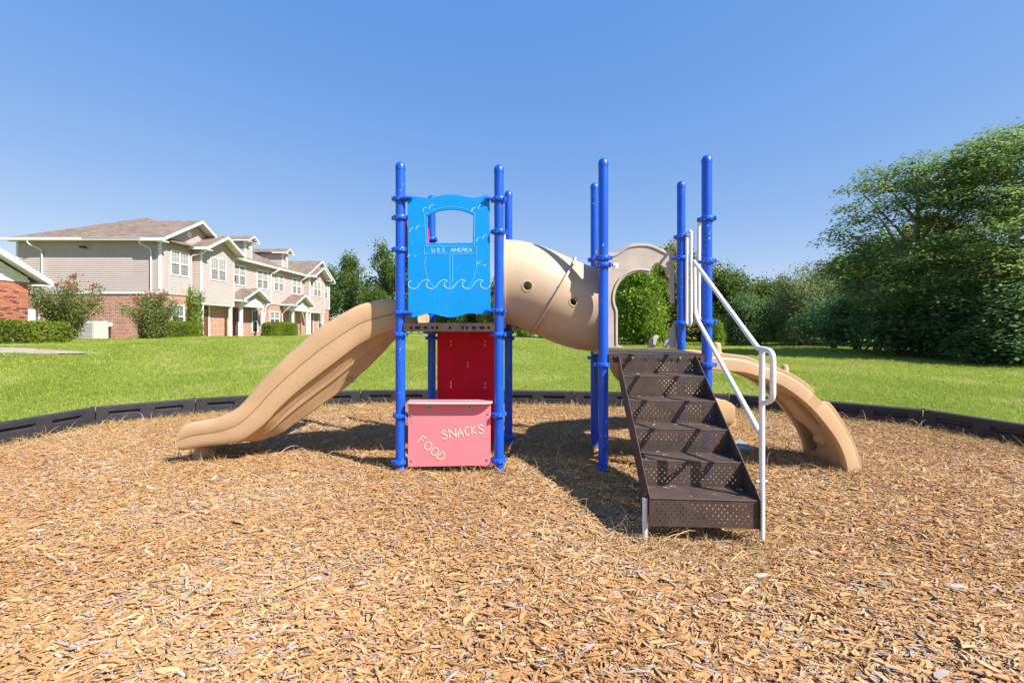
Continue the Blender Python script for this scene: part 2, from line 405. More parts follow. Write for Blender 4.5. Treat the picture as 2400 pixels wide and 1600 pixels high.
def bed_z(x, y):
    x = np.asarray(x, float); y = np.asarray(y, float)
    d = brad(x, y)-np.hypot(x-CX, y-CY)
    return .012*np.sin(x*2.1+.7)*np.cos(y*1.7)+.008*np.sin(x*4.3+y*3.1)-.015*(1-sst(d/.7))-.045*np.exp(-((x-1.25)/.55)**2-((y-2.85)/.35)**2)

offs = [-.12, .01, .06, .2, .5, .9, 1.4, 2, 2.7, 3.5, 4.4, 5.4, 6.5, 7.7, 9, 10.5, 12, 14, 16, 18.5, 21, 24, 28, 33, 40, 50, 65, 90, 140, 250, 500, 900]
NT = 240; V = []; F = []
for i in range(NT):
    th = -math.pi+2*math.pi*i/NT; r0 = border_r(th)
    for j, o in enumerate(offs):
        r = r0+o; x = CX+r*math.cos(th); y = CY+r*math.sin(th)
        V.append((x, y, -.25 if j == 0 else (-.10 if j == 1 else float(ground_z(x, y)))))
nj = len(offs)
for i in range(NT):
    for j in range(nj-1): F.append((i*nj+j, i*nj+j+1, ((i+1) % NT)*nj+j+1, ((i+1) % NT)*nj+j))
g = MB(); g.v = V; g.f = F
o = g.build('lawn', M['lawn'], smooth='all'); tag(o, 'sloping green lawn round the playground', kind='structure')
# chip bed
V = []; F = []; rr = [0, .5, 1, 1.5, 2, 2.5, 3, 3.5, 4, 4.5]; fr = np.linspace(0, 1, 26)
for i in range(NT):
    th = -math.pi+2*math.pi*i/NT; r0 = border_r(th)-.03
    for f in fr:
        x = CX+r0*f*math.cos(th); y = CY+r0*f*math.sin(th); V.append((x, y, float(bed_z(x, y))-.006))
nj = len(fr)
for i in range(NT):
    for j in range(nj-1): F.append((i*nj+j, i*nj+j+1, ((i+1) % NT)*nj+j+1, ((i+1) % NT)*nj+j))
g = MB(); g.v = V; g.f = F
o = g.build('mulch_ground', M['bed'], smooth='all'); tag(o, 'bed of wood mulch inside the border', kind='structure')

# border timbers
def timber(L):
    b = MB(); T = .11; Hh = .32; z0 = -.09
    xs = [0, .10, .46, .62*L/1.2-.0, L-.14, L-.02]
    xs = [0, .11*L, .42*L, .56*L, .87*L, L]; zs = [z0, .108, .172, z0+Hh]
    for i in range(5):
        for j in range(3):
            if i in (1, 3) and j == 1:
                a, c = xs[i], xs[i+1]; p, q = zs[1], zs[2]; d = .035
                f = [(a, 0, p), (c, 0, p), (c, 0, q), (a, 0, q)]; k = [(a+.025, d, p+.012), (c-.025, d, p+.012), (c-.025, d, q-.006), (a+.025, d, q-.006)]
                b.add(f+k, [(4, 5, 6, 7), (0, 1, 5, 4), (1, 2, 6, 5), (2, 3, 7, 6), (3, 0, 4, 7)])
            else:
                b.add([(xs[i], 0, zs[j]), (xs[i+1], 0, zs[j]), (xs[i+1], 0, zs[j+1]), (xs[i], 0, zs[j+1])], [(0, 1, 2, 3)])
    t = z0+Hh
    b.add([(0, 0, t), (L, 0, t), (L, .012, t+.012), (0, .012, t+.012)], [(0, 1, 2, 3)])
    b.add([(0, .012, t+.012), (L, .012, t+.012), (L, T-.012, t+.012), (0, T-.012, t+.012)], [(0, 1, 2, 3)])
    b.add([(0, T-.012, t+.012), (L, T-.012, t+.012), (L, T, t), (0, T, t)], [(0, 1, 2, 3)])
    b.add([(0, T, z0), (L, T, z0), (L, T, t), (0, T, t)], [(0, 1, 2, 3)])
    for x in (0, L):
        b.add([(x, 0, z0), (x, T, z0), (x, T, t), (x, T-.012, t+.012), (x, .012, t+.012), (x, 0, t)], [(0, 1, 2, 3, 4, 5)])
    return b
segs = [(a, b) for a, b in zip(PB, PB[1:]) if min(a[1], b[1]) > 3.4]
side_l = 'on the straight left side of the bed toward the viewer'; side_r = 'on the straight right side of the bed toward the viewer'
place = [side_l, 'leftmost in view, bordering the lawn below the path', 'left of the slide end where the edge bends', 'half hidden behind the curled end of the tan slide', 'behind the lower bend of the tan slide', 'between the slide underside and the first blue post',
 'between the left tower posts behind the pink counter', 'between the two towers under the tan tunnel', 'behind the two left blue posts of the stair tower', 'hidden mostly behind the brown stairs', 'just right of the stairs behind the white handrail', 'behind the arched climber', 'long and sunlit on top, right of the climber foot', side_r, side_r, side_r]
for i, ((ax, ay), (bx, by)) in enumerate(segs):
    a = Vector((ax, ay, 0)); b = Vector((bx, by, 0)); L = (b-a).length-.012
    me = timber(L); z = float(bed_z((ax+bx)/2*.99, (ay+by)/2*.99))
    t = thing('border_timber', 'charcoal plastic border timber ' + place[i % len(place)], 'border timber', (ax, ay, 0), 'charcoal plastic timbers edging the playground')
    ang = math.atan2(by-ay, bx-ax)
    m1 = me.mesh('rail', M['black_plastic'])
    o = link('rail', m1, t, (ax, ay, 0)); o.rotation_euler = (0, 0, ang)
    md = o.modifiers.new('bevel', 'BEVEL'); md.width = .006; md.segments = 2; md.limit_method = 'ANGLE'; md.angle_limit = R(35)
    # lapped tongue with its stake hole at the joint
    k = MB(); k.box((-.085, -.012, -.05), (.02, .10, .075)); kk = MB(); kk.lathe((-.03, .05, .24), [(.02, 0), (.02, .012), (.012, .014), (.012, .006), (0, .006)], 10)
    o = link('joint', k.mesh('joint', M['black_plastic']), t, (ax, ay, 0)); o.rotation_euler = (0, 0, ang)
    o = link('stake_cap', kk.mesh('stake_cap', M['black_plastic']), t, (ax, ay, 0)); o.rotation_euler = (0, 0, ang)

# ------------------------------------------------------------------ play structure
PS = thing('play_structure', 'blue, tan and brown playground climbing structure with slide, tunnel and stairs', 'playground', (.3, 4.5, 0))
PR = .0445
POSTS = {'FL': (-1.035, 4.117, 2.866), 'FR': (-.120, 4.092, 2.83), 'BL': (-.905, 5.0, 2.82), 'BR': (-.040, 5.0, 2.872),
         'RFL': (.828, 4.024, 2.866), 'RFR': (1.738, 3.959, 2.866), 'RBL': (.921, 4.95, 2.945), 'RBR': (1.861, 4.88, 2.94)}
CLAMPS = {'FL': [467, 511, 585.8, 733, 783.5, 973, 1081], 'FR': [468.4, 543.7, 728.6, 783, 970.5, 1076.8], 'BL': [561.5, 778, 792],
          'BR': [777.6, 793, 1022.7], 'RFL': [605, 621.5, 854], 'RFR': [514, 612, 755.4, 854], 'RBL': [608.7, 838], 'RBR': [555.5, 604.6, 756.4]}
# shared clamp mesh: rounded band, two lugs with bolts
cb = MB()
prof = [(.0445, -.021), (.058, -.021), (.066, -.016), (.069, -.006), (.069, .006), (.066, .016), (.058, .021), (.0445, .021)]
cb.lathe((0, 0, 0), prof, 24)
for ax in (40, 205, 262):
    a = R(-ax+20); d = Vector((math.cos(a), math.sin(a), 0)); e = Vector((-d.y, d.x, 0))
    cb.obox(d*.052-e*.012+Vector((0, 0, -.017)), d*.028, e*.024, Vector((0, 0, .034)))
    cb.tube([d*.07-e*.017, d*.07+e*.017], .007, 8)
clamp_me = cb.mesh('clamp', M['blue'], True)
post_o = {}
for k, (x, y, top) in POSTS.items():
    p = MB(); prof = [(PR, -.15), (PR, top-.075), (PR+.0025, top-.073), (PR+.0025, top-.045), (PR*.93, top-.025), (PR*.72, top-.010), (PR*.4, top-.002), (0.0005, top)]
    p.lathe((x, y, 0), prof, 24)
    post_o[k] = p.build('post', M['blue'], PS, smooth=True)
    for i, cy in enumerate(CLAMPS[k]):
        o = link('clamp', clamp_me, post_o[k], (x, y, H_+(768-cy)/F_*y)); o.rotation_euler = (0, 0, R(random.choice([-20, 5, 18, 60])))
def arm(k, cy, dx, dy=-.02, L=.12, oy=0):
    x, y, _ = POSTS[k]; z = H_+(768-cy)/F_*y
    a = MB(); d = Vector((dx, dy, 0)).normalized()
    s = Vector((x, y+oy, z))
    a.tube([s+d*.03, s+d*.06, s+d*(L*.75), s+d*L, s+d*(L+.012)], [.018, .017, .014, .011, .004], 10)
    a.tube([s+d*(L*.85)+Vector((0, -.018, 0)), s+d*(L*.85)+Vector((0, .02, 0))], .006, 8)
    a.build('clamp_arm', M['blue'], post_o[k], smooth=True)
for cy in (467, 733): arm('FL', cy, 1, -.02, .125, -.054)
for cy in (468.4, 728.6): arm('FR', cy, -1, -.02, .125, -.030)
for cy in (973, 1081): arm('FL', cy, 1, .05, .075)
for cy in (970.5, 1076.8): arm('FR', cy, -1, .05, .075)
arm('BL', 792, 1, 0, .14); arm('BR', 793, -1, 0, .12); arm('BL', 561.5, -.2, -1, .10)
arm('RFL', 621.5, 1, -.05, .085); arm('RBR', 604.6, -1, 0, .10); arm('RBR', 555.5, .6, -.8, .08); arm('RBR', 756.4, .6, -.8, .08)
arm('RFR', 612, -1, -.25, .12)
tb = MB(); tb.obox((.915, 4.0, 1.33+(768-628)/F_*4.0), (.045, 0, 0), (0, .012, 0), (0, 0, .045))
tb.tube([(.935, 3.985, 1.893), (.935, 4.01, 1.893)], .008, 8); tb.build('white_tab', M['white_metal'], post_o['RFL'])

# decks: perforated top, folded lip with slots
def perforated(b, o, u, w, U, W, cu, cw, hr):
    """sheet with staggered octagonal holes; u, w unit axes"""
    o, u, w = Vector(o), Vector(u).normalized(), Vector(w).normalized()
    nu = max(2, round(U/cu)); nw = max(2, round(W/cw)); du = U/nu; dw = W/nw
    ang = [R(22.5+45*k) for k in range(8)]
    for i in range(nu):
        for j in range(nw):
            c = [o+u*(du*(i+a))+w*(dw*(j+bb)) for a, bb in ((1, 1), (0, 1), (0, 0), (1, 0))]
            if (i+j) % 2 or i in (0, nu-1) or j in (0, nw-1):
                b.add(c, [(0, 1, 2, 3)])
            else:
                m = o+u*(du*(i+.5))+w*(dw*(j+.5))
                q = [m+u*(hr*math.cos(a))+w*(hr*math.sin(a)) for a in ang]
                b.add(c+q, [(0, 5, 4), (1, 7, 6), (2, 9, 8), (3, 11, 10), (0, 1, 6, 5), (1, 2, 8, 7), (2, 3, 10, 9), (3, 0, 4, 11)])
def slot_face(b, o, u, L, z0, z1, slots, zs0, zs1):
    o = Vector(o); u = Vector(u).normalized(); xs = [0]
    for a, c in slots: xs += [a, c]
    xs.append(L)
    def P(x, z): return o+u*x+Vector((0, 0, z))
    b.add([P(0, z0), P(L, z0), P(L, zs0), P(0, zs0)], [(0, 1, 2, 3)]); b.add([P(0, zs1), P(L, zs1), P(L, z1), P(0, z1)], [(0, 1, 2, 3)])
    for i in range(0, len(xs)-1, 2):
        b.add([P(xs[i], zs0), P(xs[i+1], zs0), P(xs[i+1], zs1), P(xs[i], zs1)], [(0, 1, 2, 3)])
def deck(c, ztop, zbot, slots):
    """c: four corners FL, FR, BR, BL"""
    d = MB(); c = [Vector((x, y, 0)) for x, y in c]
    u = (c[1]-c[0]); L = u.length
    d.add([p+Vector((0, 0, ztop)) for p in c], [(0, 1, 2, 3)])
    slot_face(d, c[0], u, L, zbot, ztop, slots, zbot+.022, zbot+.046)
    for a, bb in ((c[1], c[2]), (c[2], c[3]), (c[3], c[0])):
        d.add([a+Vector((0, 0, zbot)), bb+Vector((0, 0, zbot)), bb+Vector((0, 0, ztop)), a+Vector((0, 0, ztop))], [(0, 1, 2, 3)])
    o = d.build('deck', M['brown_dark'], PS)
    md = o.modifiers.new('thick', 'SOLIDIFY'); md.thickness = .004; md.offset = -1
    rb = MB()
    for t in (.25, .5, .75):
        a = c[0].lerp(c[1], t); bb = c[3].lerp(c[2], t)
        rb.obox(a+Vector((-.015, .03, zbot+.008)), (.03, 0, 0), (bb-a)*.93, (0, 0, ztop-zbot-.02))
    rb.build('stiffener', M['brown_dark'], o, each=True)
    bk = MB()
    bk.obox(c[0]+Vector((.01, .012, zbot+.012)), u*.97, (0, .003, 0), (0, 0, .05)); bk.build('inner_flange', M['dark'], o)
    return o
Ls = .83
deck([(-.995, 4.072), (-.158, 4.052), (-.075, 5.03), (-.875, 5.03)], 1.377, 1.296,
     [(x/754*Ls, y/754*Ls) for x, y in ((52, 75), (95, 140), (168, 200), (232, 252), (268, 290), (376, 398), (484, 505), (520, 540), (570, 605), (632, 678), (698, 720))])
deck([(.868, 3.985), (1.700, 3.925), (1.825, 4.91), (.96, 4.975)], 1.096, 1.02, [(.03, .05), (.08, .10), (.73, .75), (.78, .80)])

# ship panel with window
def cr(u, v): return ((880+u*.2551-1200)/F_*4.085, H_-((360+v*.2551)-768)/F_*4.085)   # crop marks to panel metres
def smooth2(pts, n=6, closed=False): return [(p.x, p.y) for p in catmull([(a, b, 0) for a, b in pts], n, closed)]
topw = smooth2([cr(296, 392), cr(350, 389), cr(420, 402), cr(490, 406), cr(560, 396), cr(630, 381), cr(695, 376), cr(760, 380), cr(830, 396), cr(900, 406), cr(960, 396), cr(1010, 384), cr(1048, 388)])
botw = smooth2([cr(1058, 1470), cr(1000, 1478), cr(935, 1472), cr(860, 1468), cr(780, 1490), cr(690, 1505), cr(610, 1493), cr(530, 1472), cr(470, 1470), cr(400, 1490), cr(350, 1503), cr(303, 1497)])
outer = topw+botw
win = [cr(484, 822), cr(893, 819), cr(900, 566)]+smooth2([cr(900, 566), cr(840, 540), cr(770, 522), cr(690, 515), cr(610, 523), cr(540, 543), cr(472, 577)])[1:]
yP = 4.078
ship = plate([outer, win], .02, (0, yP+.01, 0), (1, 0, 0), (0, 0, 1), 'ship_panel', M['blue_plastic'], PS, .002)
yG = yP-.0005
def engrave(b, lines, r, n=6, y=yG):
    for ln in lines:
        cur = [ln[0]]
        for i in range(1, len(ln)):
            cur.append(ln[i])
            if i < len(ln)-1:
                p = Vector(ln[i])-Vector(ln[i-1]); q = Vector(ln[i+1])-Vector(ln[i])
                if p.length > 1e-6 and q.length > 1e-6 and p.angle(q) > .7:
                    b.tube([(a, y, c) for a, c in cur], r, n); cur = [ln[i]]
        b.tube([(a, y, c) for a, c in cur], r, n)
ln = []
ln.append([cr(470, 850), cr(448, 560)]+smooth2([cr(448, 560), cr(540, 520), cr(620, 499), cr(690, 492), cr(760, 497), cr(850, 522), cr(914, 556)])+[cr(905, 845)])
ln.append([cr(447, 852), cr(930, 856), cr(930, 926), cr(450, 926), cr(447, 852)])
ln += [[cr(681, 932), cr(680, 1236)], [cr(707, 932), cr(706, 1236)]]
ln.append(smooth2([cr(464, 935), cr(455, 1010), cr(466, 1090), cr(492, 1170), cr(540, 1236)]))
ln.append(smooth2([cr(926, 930), cr(930, 1010), cr(918, 1090), cr(890, 1170), cr(845, 1236)]))
eb = MB(); engrave(eb, ln, .0026); eb.build('engraved_ship', M['groove_dim'], ship); ln = []
for x0 in (305, 470, 635, 800, 965):     # wave crests
    w1 = [cr(x0+28, 1172), cr(x0+8, 1178), cr(x0-2, 1205), cr(x0+12, 1232), cr(x0+45, 1241)]
    if x0 < 965: w1 += [cr(x0+75, 1236), cr(x0+98, 1205), cr(x0+125, 1175), cr(x0+160, 1160), cr(x0+188, 1166)]
    else: w1 += [cr(x0+70, 1236), cr(x0+92, 1205)]
    ln.append(smooth2(w1, 4))
for q in ln: eb = MB(); engrave(eb, [q], .0028); eb.build('engraved_wave', M['groove_blue'], ship)
gl = []
for (x, y, s) in ((435, 535, 1), (495, 512, 1.1), (884, 535, 1), (943, 512, 1.1), (315, 724, 1), (372, 702, 1), (929, 808, 1), (986, 785, 1)):
    gl.append(smooth2([cr(x, y), cr(x+5*s, y-20*s), cr(x+16*s, y-32*s), cr(x+36*s, y-36*s)], 4))
gl += [smooth2([cr(298, 950), cr(306, 934), cr(320, 928)], 4), smooth2([cr(358, 948), cr(368, 944), cr(378, 940)], 3), smooth2([cr(936, 1018), cr(948, 1002), cr(966, 999)], 4), smooth2([cr(990, 1022), cr(1002, 1032), cr(1018, 1022)], 4)]
for q in gl: gu = MB(); engrave(gu, [q], .0029); gu.build('engraved_gull', M['groove_blue'], ship)
# stroke alphabet: unit box (0..1, 0..1)
def arc(cx, cy, rx, ry, a0, a1, n=10): return [(cx+rx*math.cos(R(a0+(a1-a0)*i/n)), cy+ry*math.sin(R(a0+(a1-a0)*i/n))) for i in range(n+1)]
GL = {'U': [[(0, 1)]+arc(.5, .4, .5, .4, 180, 360)+[(1, 1)]],
      'S': [[(.92, .82)]+smooth2([(.85, .93), (.5, 1), (.12, .9), (.08, .68), (.45, .53), (.85, .38), (.95, .18), (.6, .0), (.2, .03), (0, .15)], 4)],
      'A': [[(0, 0), (.5, 1), (1, 0)], [(.2, .38), (.82, .38)]], 'M': [[(0, 0), (.1, 1), (.5, .25), (.9, 1), (1, 0)]],
      'E': [[(.9, 1), (0, 1), (0, 0), (.9, 0)], [(0, .52), (.7, .52)]],
      'R': [[(0, 0), (0, 1), (.55, 1)]+arc(.55, .75, .35, .25, 90, -90)+[(0, .5)], [(.45, .5), (.95, 0)]],
      'I': [[(.5, 0), (.5, 1)]], 'C': [arc(.55, .5, .5, .5, 45, 318, 14)], '.': [[(.5, .02), (.5, .1)]],
      'N': [[(0, 0), (0, 1), (.95, 0), (.95, 1)]], 'K': [[(0, 0), (.05, 1)], [(.9, 1), (.05, .45), (.95, 0)]],
      'F': [[(.85, 1), (.05, 1), (0, 0)], [(.02, .55), (.7, .55)]], 'O': [arc(.5, .5, .5, .5, 90, 450, 18)],
      'D': [[(0, 0), (0, 1)]+arc(.1, .5, .8, .5, 90, -90, 12)+[(0, 0)]]}
nb = MB()
for ch, x, wd in (('U', 519, 24), ('.', 548, 12), ('S', 567, 20), ('.', 594, 12), ('S', 613, 22), ('.', 640, 12), ('A', 690, 34), ('M', 729, 30), ('E', 766, 22), ('R', 795, 24), ('I', 822, 8), ('C', 836, 20), ('A', 858, 28)):
    nb = MB(); engrave(nb, [[cr(x+a*wd, 906-c*34) for a, c in st] for st in GL[ch]], .0023); nb.build('letter', M['groove_blue'], ship)
pb = MB()
for (u, v) in ((490, 1058), (572, 1363), (792, 1360)):
    x, z = cr(u, v); pb.tube([(x, yP-.001, z), (x, yP+.003, z)], .004, 8)
pb.build('screw_hole', M['dark'], ship, each=True)

# pink counter panel with shelf
def ck(u, v): return ((740+u/4.704-1200)/F_*4.075, H_-((880+v/4.704)-768)/F_*4.075)
snack = plate([[ck(1022, 300), ck(1930, 296), ck(1924, 988), ck(1018, 1003)]], .019, (0, 4.08, 0), (1, 0, 0), (0, 0, 1), 'snack_panel', M['pink'], PS, .002)
yS = 4.0700
x0, zt = ck(1022, 300); x1, _ = ck(1934, 296)
sh = smooth2([(x0-.004, .10), (x0-.006, 0), (x0+.02, -.045), (x0+.06, -.058)], 5)+smooth2([(x1-.07, -.058), (x1-.02, -.048), (x1+.004, -.01), (x1+.004, .10)], 5)
shelf = plate([sh], .02, (0, 4.07, zt+.006), (1, 0, 0), (0, 1, 0), 'counter_shelf', M['pink'], snack, .002)
ed = MB(); ed.tube([(a, 4.07+b-.0015, zt+.0055) for a, b in sh[1:-1]], .0075, 8); ed.build('worn_shelf_edge', M['cream'], snack, smooth=True)
for u in (1253, 1697):
    x, z = ck(u, 330); b = MB(); b.box((x-.018, yS-.004, z-.036), (x+.018, yS-.0005, z+.02)); b.box((x-.018, yS-.05, z+.014), (x+.018, yS-.0005, z+.0175))
    bo = b.build('bracket', M['steel'], snack, bevel=.0015)
    b = MB(); b.tube([(x, yS-.010, z-.014), (x, yS-.003, z-.014)], .008, 8); b.build('bolt', M['dark'], snack)
bolt_b = MB(); bolt_b.tube([(0, -.007, 0), (0, -.004, 0), (0, .003, 0)], [.006, .0105, .0115], 10); bolt_me = bolt_b.mesh('bolt', M['steel'], True)
for u, v in ((1055, 437), (1892, 922)):
    x, z = ck(u, v); link('bolt', bolt_me, snack, (x, yS-.001, z))
hb = MB()
for u, v in ((1895, 427), (1052, 942)):
    x, z = ck(u, v); hb.box((x-.010, yS-.0012, z-.005), (x+.010, yS+.003, z+.005))
for u, v in ((1567, 727), (1578, 757)):
    x, z = ck(u, v); hb.tube([(x, yS-.0008, z), (x, yS+.002, z)], .003, 6)
hb.build('slot', M['dark'], snack, each=True)
def letters(word, spots, name):
    for ch, (u, v, wd, hh, rot) in zip(word, spots):
        b = MB(); c, s = math.cos(R(rot)), math.sin(R(rot)); lines = []
        for st in GL[ch]:
            q = []
            for a, d in st:
                dx = (a-.5)*wd; dy = (d-.5)*hh
                q.append(ck(u+dx*c-dy*s, v-(dx*s+dy*c)))
            lines.append(q)
        engrave(b, lines, .0035, 6, yS-.0008); b.build(name, M['cream'], snack)
letters('SNACKS', [(1422, 648, 54, 92, 12), (1510, 632, 76, 96, 10), (1592, 620, 58, 96, 8), (1670, 612, 58, 92, 10), (1742, 598, 52, 96, 8), (1822, 588, 56, 92, 8)], 'letter')
letters('FOOD', [(1175, 712, 62, 86, -33), (1240, 773, 74, 88, -38), (1314, 835, 74, 88, -40), (1388, 892, 66, 92, -50)], 'letter')

# red back panel with bolts
def cq(u, v): return ((880+u/3.733-1200)/F_*4.965, H_-((720+v/3.733)-768)/F_*4.965)
redp = plate([[cq(540, 150), cq(1105, 150), cq(1105, 1165), cq(540, 1165)]], .019, (0, 4.975, 0), (1, 0, 0), (0, 0, 1), 'back_panel', M['red'], PS, .002)
for u, v in ((660, 295), (660, 330), (960, 297), (960, 333), (808, 485), (808, 517), (962, 665), (962, 700)):
    x, z = cq(u, v); link('bolt', bolt_me, redp, (x, 4.9645, z))
ws = MB()
for v in (659, 692):
    x, z = cq(660, v); ws.box((x-.007, 4.9625, z-.014), (x+.007, 4.968, z+.014))
ws.build('slot', M['cream'], redp, each=True)

# red arch over the slide mouth (side panel) and blue arch over the tunnel mouth
def side_loop(pts): return [(p.x, p.y) for p in catmull([(a, b, 0) for a, b in pts], 6)]
arch = side_loop([(4.20, 1.96), (4.19, 2.32), (4.30, 2.40), (4.55, 2.47), (4.80, 2.44), (4.93, 2.42)])+[(4.95, 2.27)]+side_loop([(4.90, 2.22), (4.75, 2.22), (4.55, 2.20), (4.36, 2.14), (4.26, 1.97)])
plate([arch], .019, (-1.02-.12*4.1, 0, 0), (.12, 1, 0), (0, 0, 1), 'slide_arch', M['red'], PS, .002)
ar2 = [(4.14, 1.40), (4.14, 2.05)]+side_loop([(4.16, 2.10), (4.25, 2.27), (4.40, 2.36), (4.56, 2.39), (4.72, 2.36), (4.88, 2.26), (4.96, 2.08)])+[(4.96, 1.40)]
hole = [(4.55+.40*math.cos(a), 1.80+.40*math.sin(a)) for a in np.linspace(0, 2*math.pi, 40, endpoint=False)]
plate([ar2, hole], .019, (-.098, 0, 0), (.0, 1, 0), (0, 0, 1), 'tunnel_arch', M['blue_plastic'], PS, .002)

# S-bend tunnel
def tun_path(t):
    x = -.075+.95*t; s = t*t*(3-2*t); s = .35*t+.65*s if False else s
    return Vector((x, 4.55, 1.80-.284*s))
TR = .427; N1, N2 = 40, 56; V = []; F = []
for i in range(N1+1):
    t = i/N1; p = tun_path(t); tg = (tun_path(min(t+.01, 1))-tun_path(max(t-.01, 0))).normalized()
    if i in (0, N1): tg = Vector((1, 0, 0))
    a = Vector((0, 1, 0)); a = (a-tg*a.dot(tg)).normalized(); b = a.cross(tg)
    for k in range(N2):
        th = 2*math.pi*k/N2; V.append(p+(a*math.cos(th)+b*math.sin(th))*TR)
for i in range(N1):
    for k in range(N2): F.append((i*N2+k, i*N2+(k+1) % N2, (i+1)*N2+(k+1) % N2, (i+1)*N2+k))
tm = MB(); tm.v = V; tm.f = F
tun = tm.build('tunnel', M['tan_pale'], PS, smooth='all')
md = tun.modifiers.new('thick', 'SOLIDIFY'); md.thickness = .012; md.offset = -1
cutters = []
for (u, v, Yh, y0h, y1h) in ((1236, 671, 4.16, 3.5, 4.5), (1345, 706, 4.16, 3.5, 4.5), (1238.5, 676, 4.95, 4.6, 5.5), (1342, 709, 4.95, 4.6, 5.5)):
    c = at(u, v, Yh); cm = MB(); cm.tube([(c.x, y0h, c.z), (c.x, y1h, c.z)], .042, 24)
    co = cm.build('cutter', None); co.location = -BASE[PS.name]*0; cutters.append(co)
    md = tun.modifiers.new('cut', 'BOOLEAN'); md.object = co; md.solver = 'EXACT'; md.operation = 'DIFFERENCE'
dg = bpy.context.evaluated_depsgraph_get(); me2 = bpy.data.meshes.new_from_object(tun.evaluated_get(dg))
tun.modifiers.clear(); tun.data = me2
for p in me2.polygons: p.use_smooth = True
me2.set_sharp_from_angle(angle=R(45))
for co in cutters: bpy.data.objects.remove(co)
for (u, v) in ((1236, 671), (1345, 706)):        # thick moulded rim of each porthole
    c = at(u, v, 4.16); rb = MB(); pts = []
    for k in range(28):
        a = 2*math.pi*k/28; x = c.x+.047*math.cos(a); z = c.z+.047*math.sin(a)
        t = (x+.075)/.95; pz = tun_path(t); dz = (z-pz.z)*.965; y = pz.y-math.sqrt(max(TR**2-dz**2, 0))+.004; pts.append((x, y, z))
    rb.tube(pts, .008, 6, closed=True); rb.build('porthole_rim', M['tan_pale'], tun, smooth=True)
def ring(t, r0, r1, th, name, m, parent, tg=None, n=64):
    p = tun_path(t); tg = tg or (tun_path(min(t+.02, 1))-tun_path(max(t-.02, 0))).normalized()
    a = Vector((0, 1, 0)); a = (a-tg*a.dot(tg)).normalized(); b = a.cross(tg); rb = MB(); vs = []; fs = []
    for k in range(n):
        q = 2*math.pi*k/n; d = a*math.cos(q)+b*math.sin(q)
        vs += [p+d*r0-tg*th/2, p+d*r1-tg*th/2, p+d*r1+tg*th/2, p+d*r0+tg*th/2]
    for k in range(n):
        j = (k+1) % n
        for e in range(4): fs.append((k*4+e, k*4+(e+1) % 4, j*4+(e+1) % 4, j*4+e))
    rb.add(vs, fs); return rb.build(name, m, parent, smooth=True, bevel=.003)
mid_t = Vector((.86, 0, -.50)).normalized()
fl = ring(.515, TR-.006, TR+.034, .022, 'joint_flange', M['tan_pale'], tun, mid_t)
p = tun_path(.515); a_ = Vector((0, 1, 0)); b_ = a_.cross(mid_t)
bb = MB()
for k in range(16):
    q = 2*math.pi*(k+.5)/16; c = p+(a_*math.cos(q)+b_*math.sin(q))*(TR+.018); bb.tube([c-mid_t*.017, c+mid_t*.017], .007, 6)
bb.build('flange_bolt', M['steel'], tun, each=True)
ring(.004, TR-.004, TR+.05, .016, 'end_flange', M['tan_pale'], tun, Vector((1, 0, 0)))
ring(.985, TR-.004, TR+.03, .016, 'end_flange', M['tan_pale'], tun, Vector((1, 0, 0)))
# tan mouth panel on the right tower with wavy shoulders and a side slit
mp_ = [(4.08, 1.10), (4.08, 1.30), (4.12, 1.38), (4.12, 1.70), (4.07, 1.80), (4.07, 1.98)]+side_loop([(4.10, 2.02), (4.20, 2.10), (4.32, 2.14), (4.44, 2.15), (4.56, 2.13), (4.70, 2.10), (4.80, 2.02)])+[(4.86, 1.10)]
hole = [(4.49+.34*math.cos(a), 1.50+.385*math.sin(a)) for a in np.linspace(0, 2*math.pi, 40, endpoint=False)]
plate([mp_, hole], .03, (.882-.06*4.4, 0, 0), (.06, 1, 0), (0, 0, 1), 'tunnel_mouth_panel', M['tan_grey'], PS, .004)

# keyhole arch panel at the back of the right tower, broken at its right side
YA = 4.925
def ca(u, v): return ((1380+u/5.227-1200)/F_*YA, H_-((540+v/5.227)-768)/F_*YA)
left_in = smooth2([ca(352, 1390), ca(352, 1190), ca(351, 990), ca(330, 925), ca(318, 860), ca(322, 780), ca(346, 700), ca(398, 615), ca(470, 555), ca(550, 522), ca(640, 512), ca(745, 548)], 5)
jag = [ca(748, 500), ca(765, 455), ca(800, 410), ca(838, 400), ca(870, 425), ca(905, 450), ca(940, 462), ca(938, 520), ca(965, 565), ca(995, 610), ca(976, 690), ca(990, 760), ca(1003, 820), ca(988, 880), ca(1046, 897)]
rim = [ca(1047, 560), ca(1030, 290)]+smooth2([ca(1030, 290), ca(1012, 262), ca(985, 250), ca(945, 252), ca(890, 228), ca(830, 200), ca(730, 166), ca(640, 158), ca(550, 163), ca(470, 182), ca(385, 235), ca(340, 268), ca(300, 278), ca(200, 280), ca(95, 300)], 4)
arch_poly = [ca(95, 1440), ca(440, 1440), ca(400, 1425), ca(366, 1410)]+left_in+jag+rim
archp = plate([arch_poly], .035, (0, YA, 0), (1, 0, 0), (0, 0, 1), 'keyhole_arch', M['tan_grey'], PS, .006)
rb = MB()
yy = YA-.0195
rb.tube([(a, yy, b) for a, b in smooth2([ca(330, 1400), ca(328, 1190), ca(326, 1000), ca(303, 930), ca(290, 860), ca(294, 780), ca(320, 690), ca(375, 600), ca(455, 530), ca(545, 492), ca(640, 483), ca(745, 500)], 5)], .010, 8)
rb.tube([(a, yy, b) for a, b in smooth2([ca(240, 318), ca(310, 312), ca(390, 268), ca(475, 214), ca(555, 194), ca(640, 189), ca(728, 196), ca(825, 230), ca(890, 262), ca(940, 286)], 5)], .012, 8)
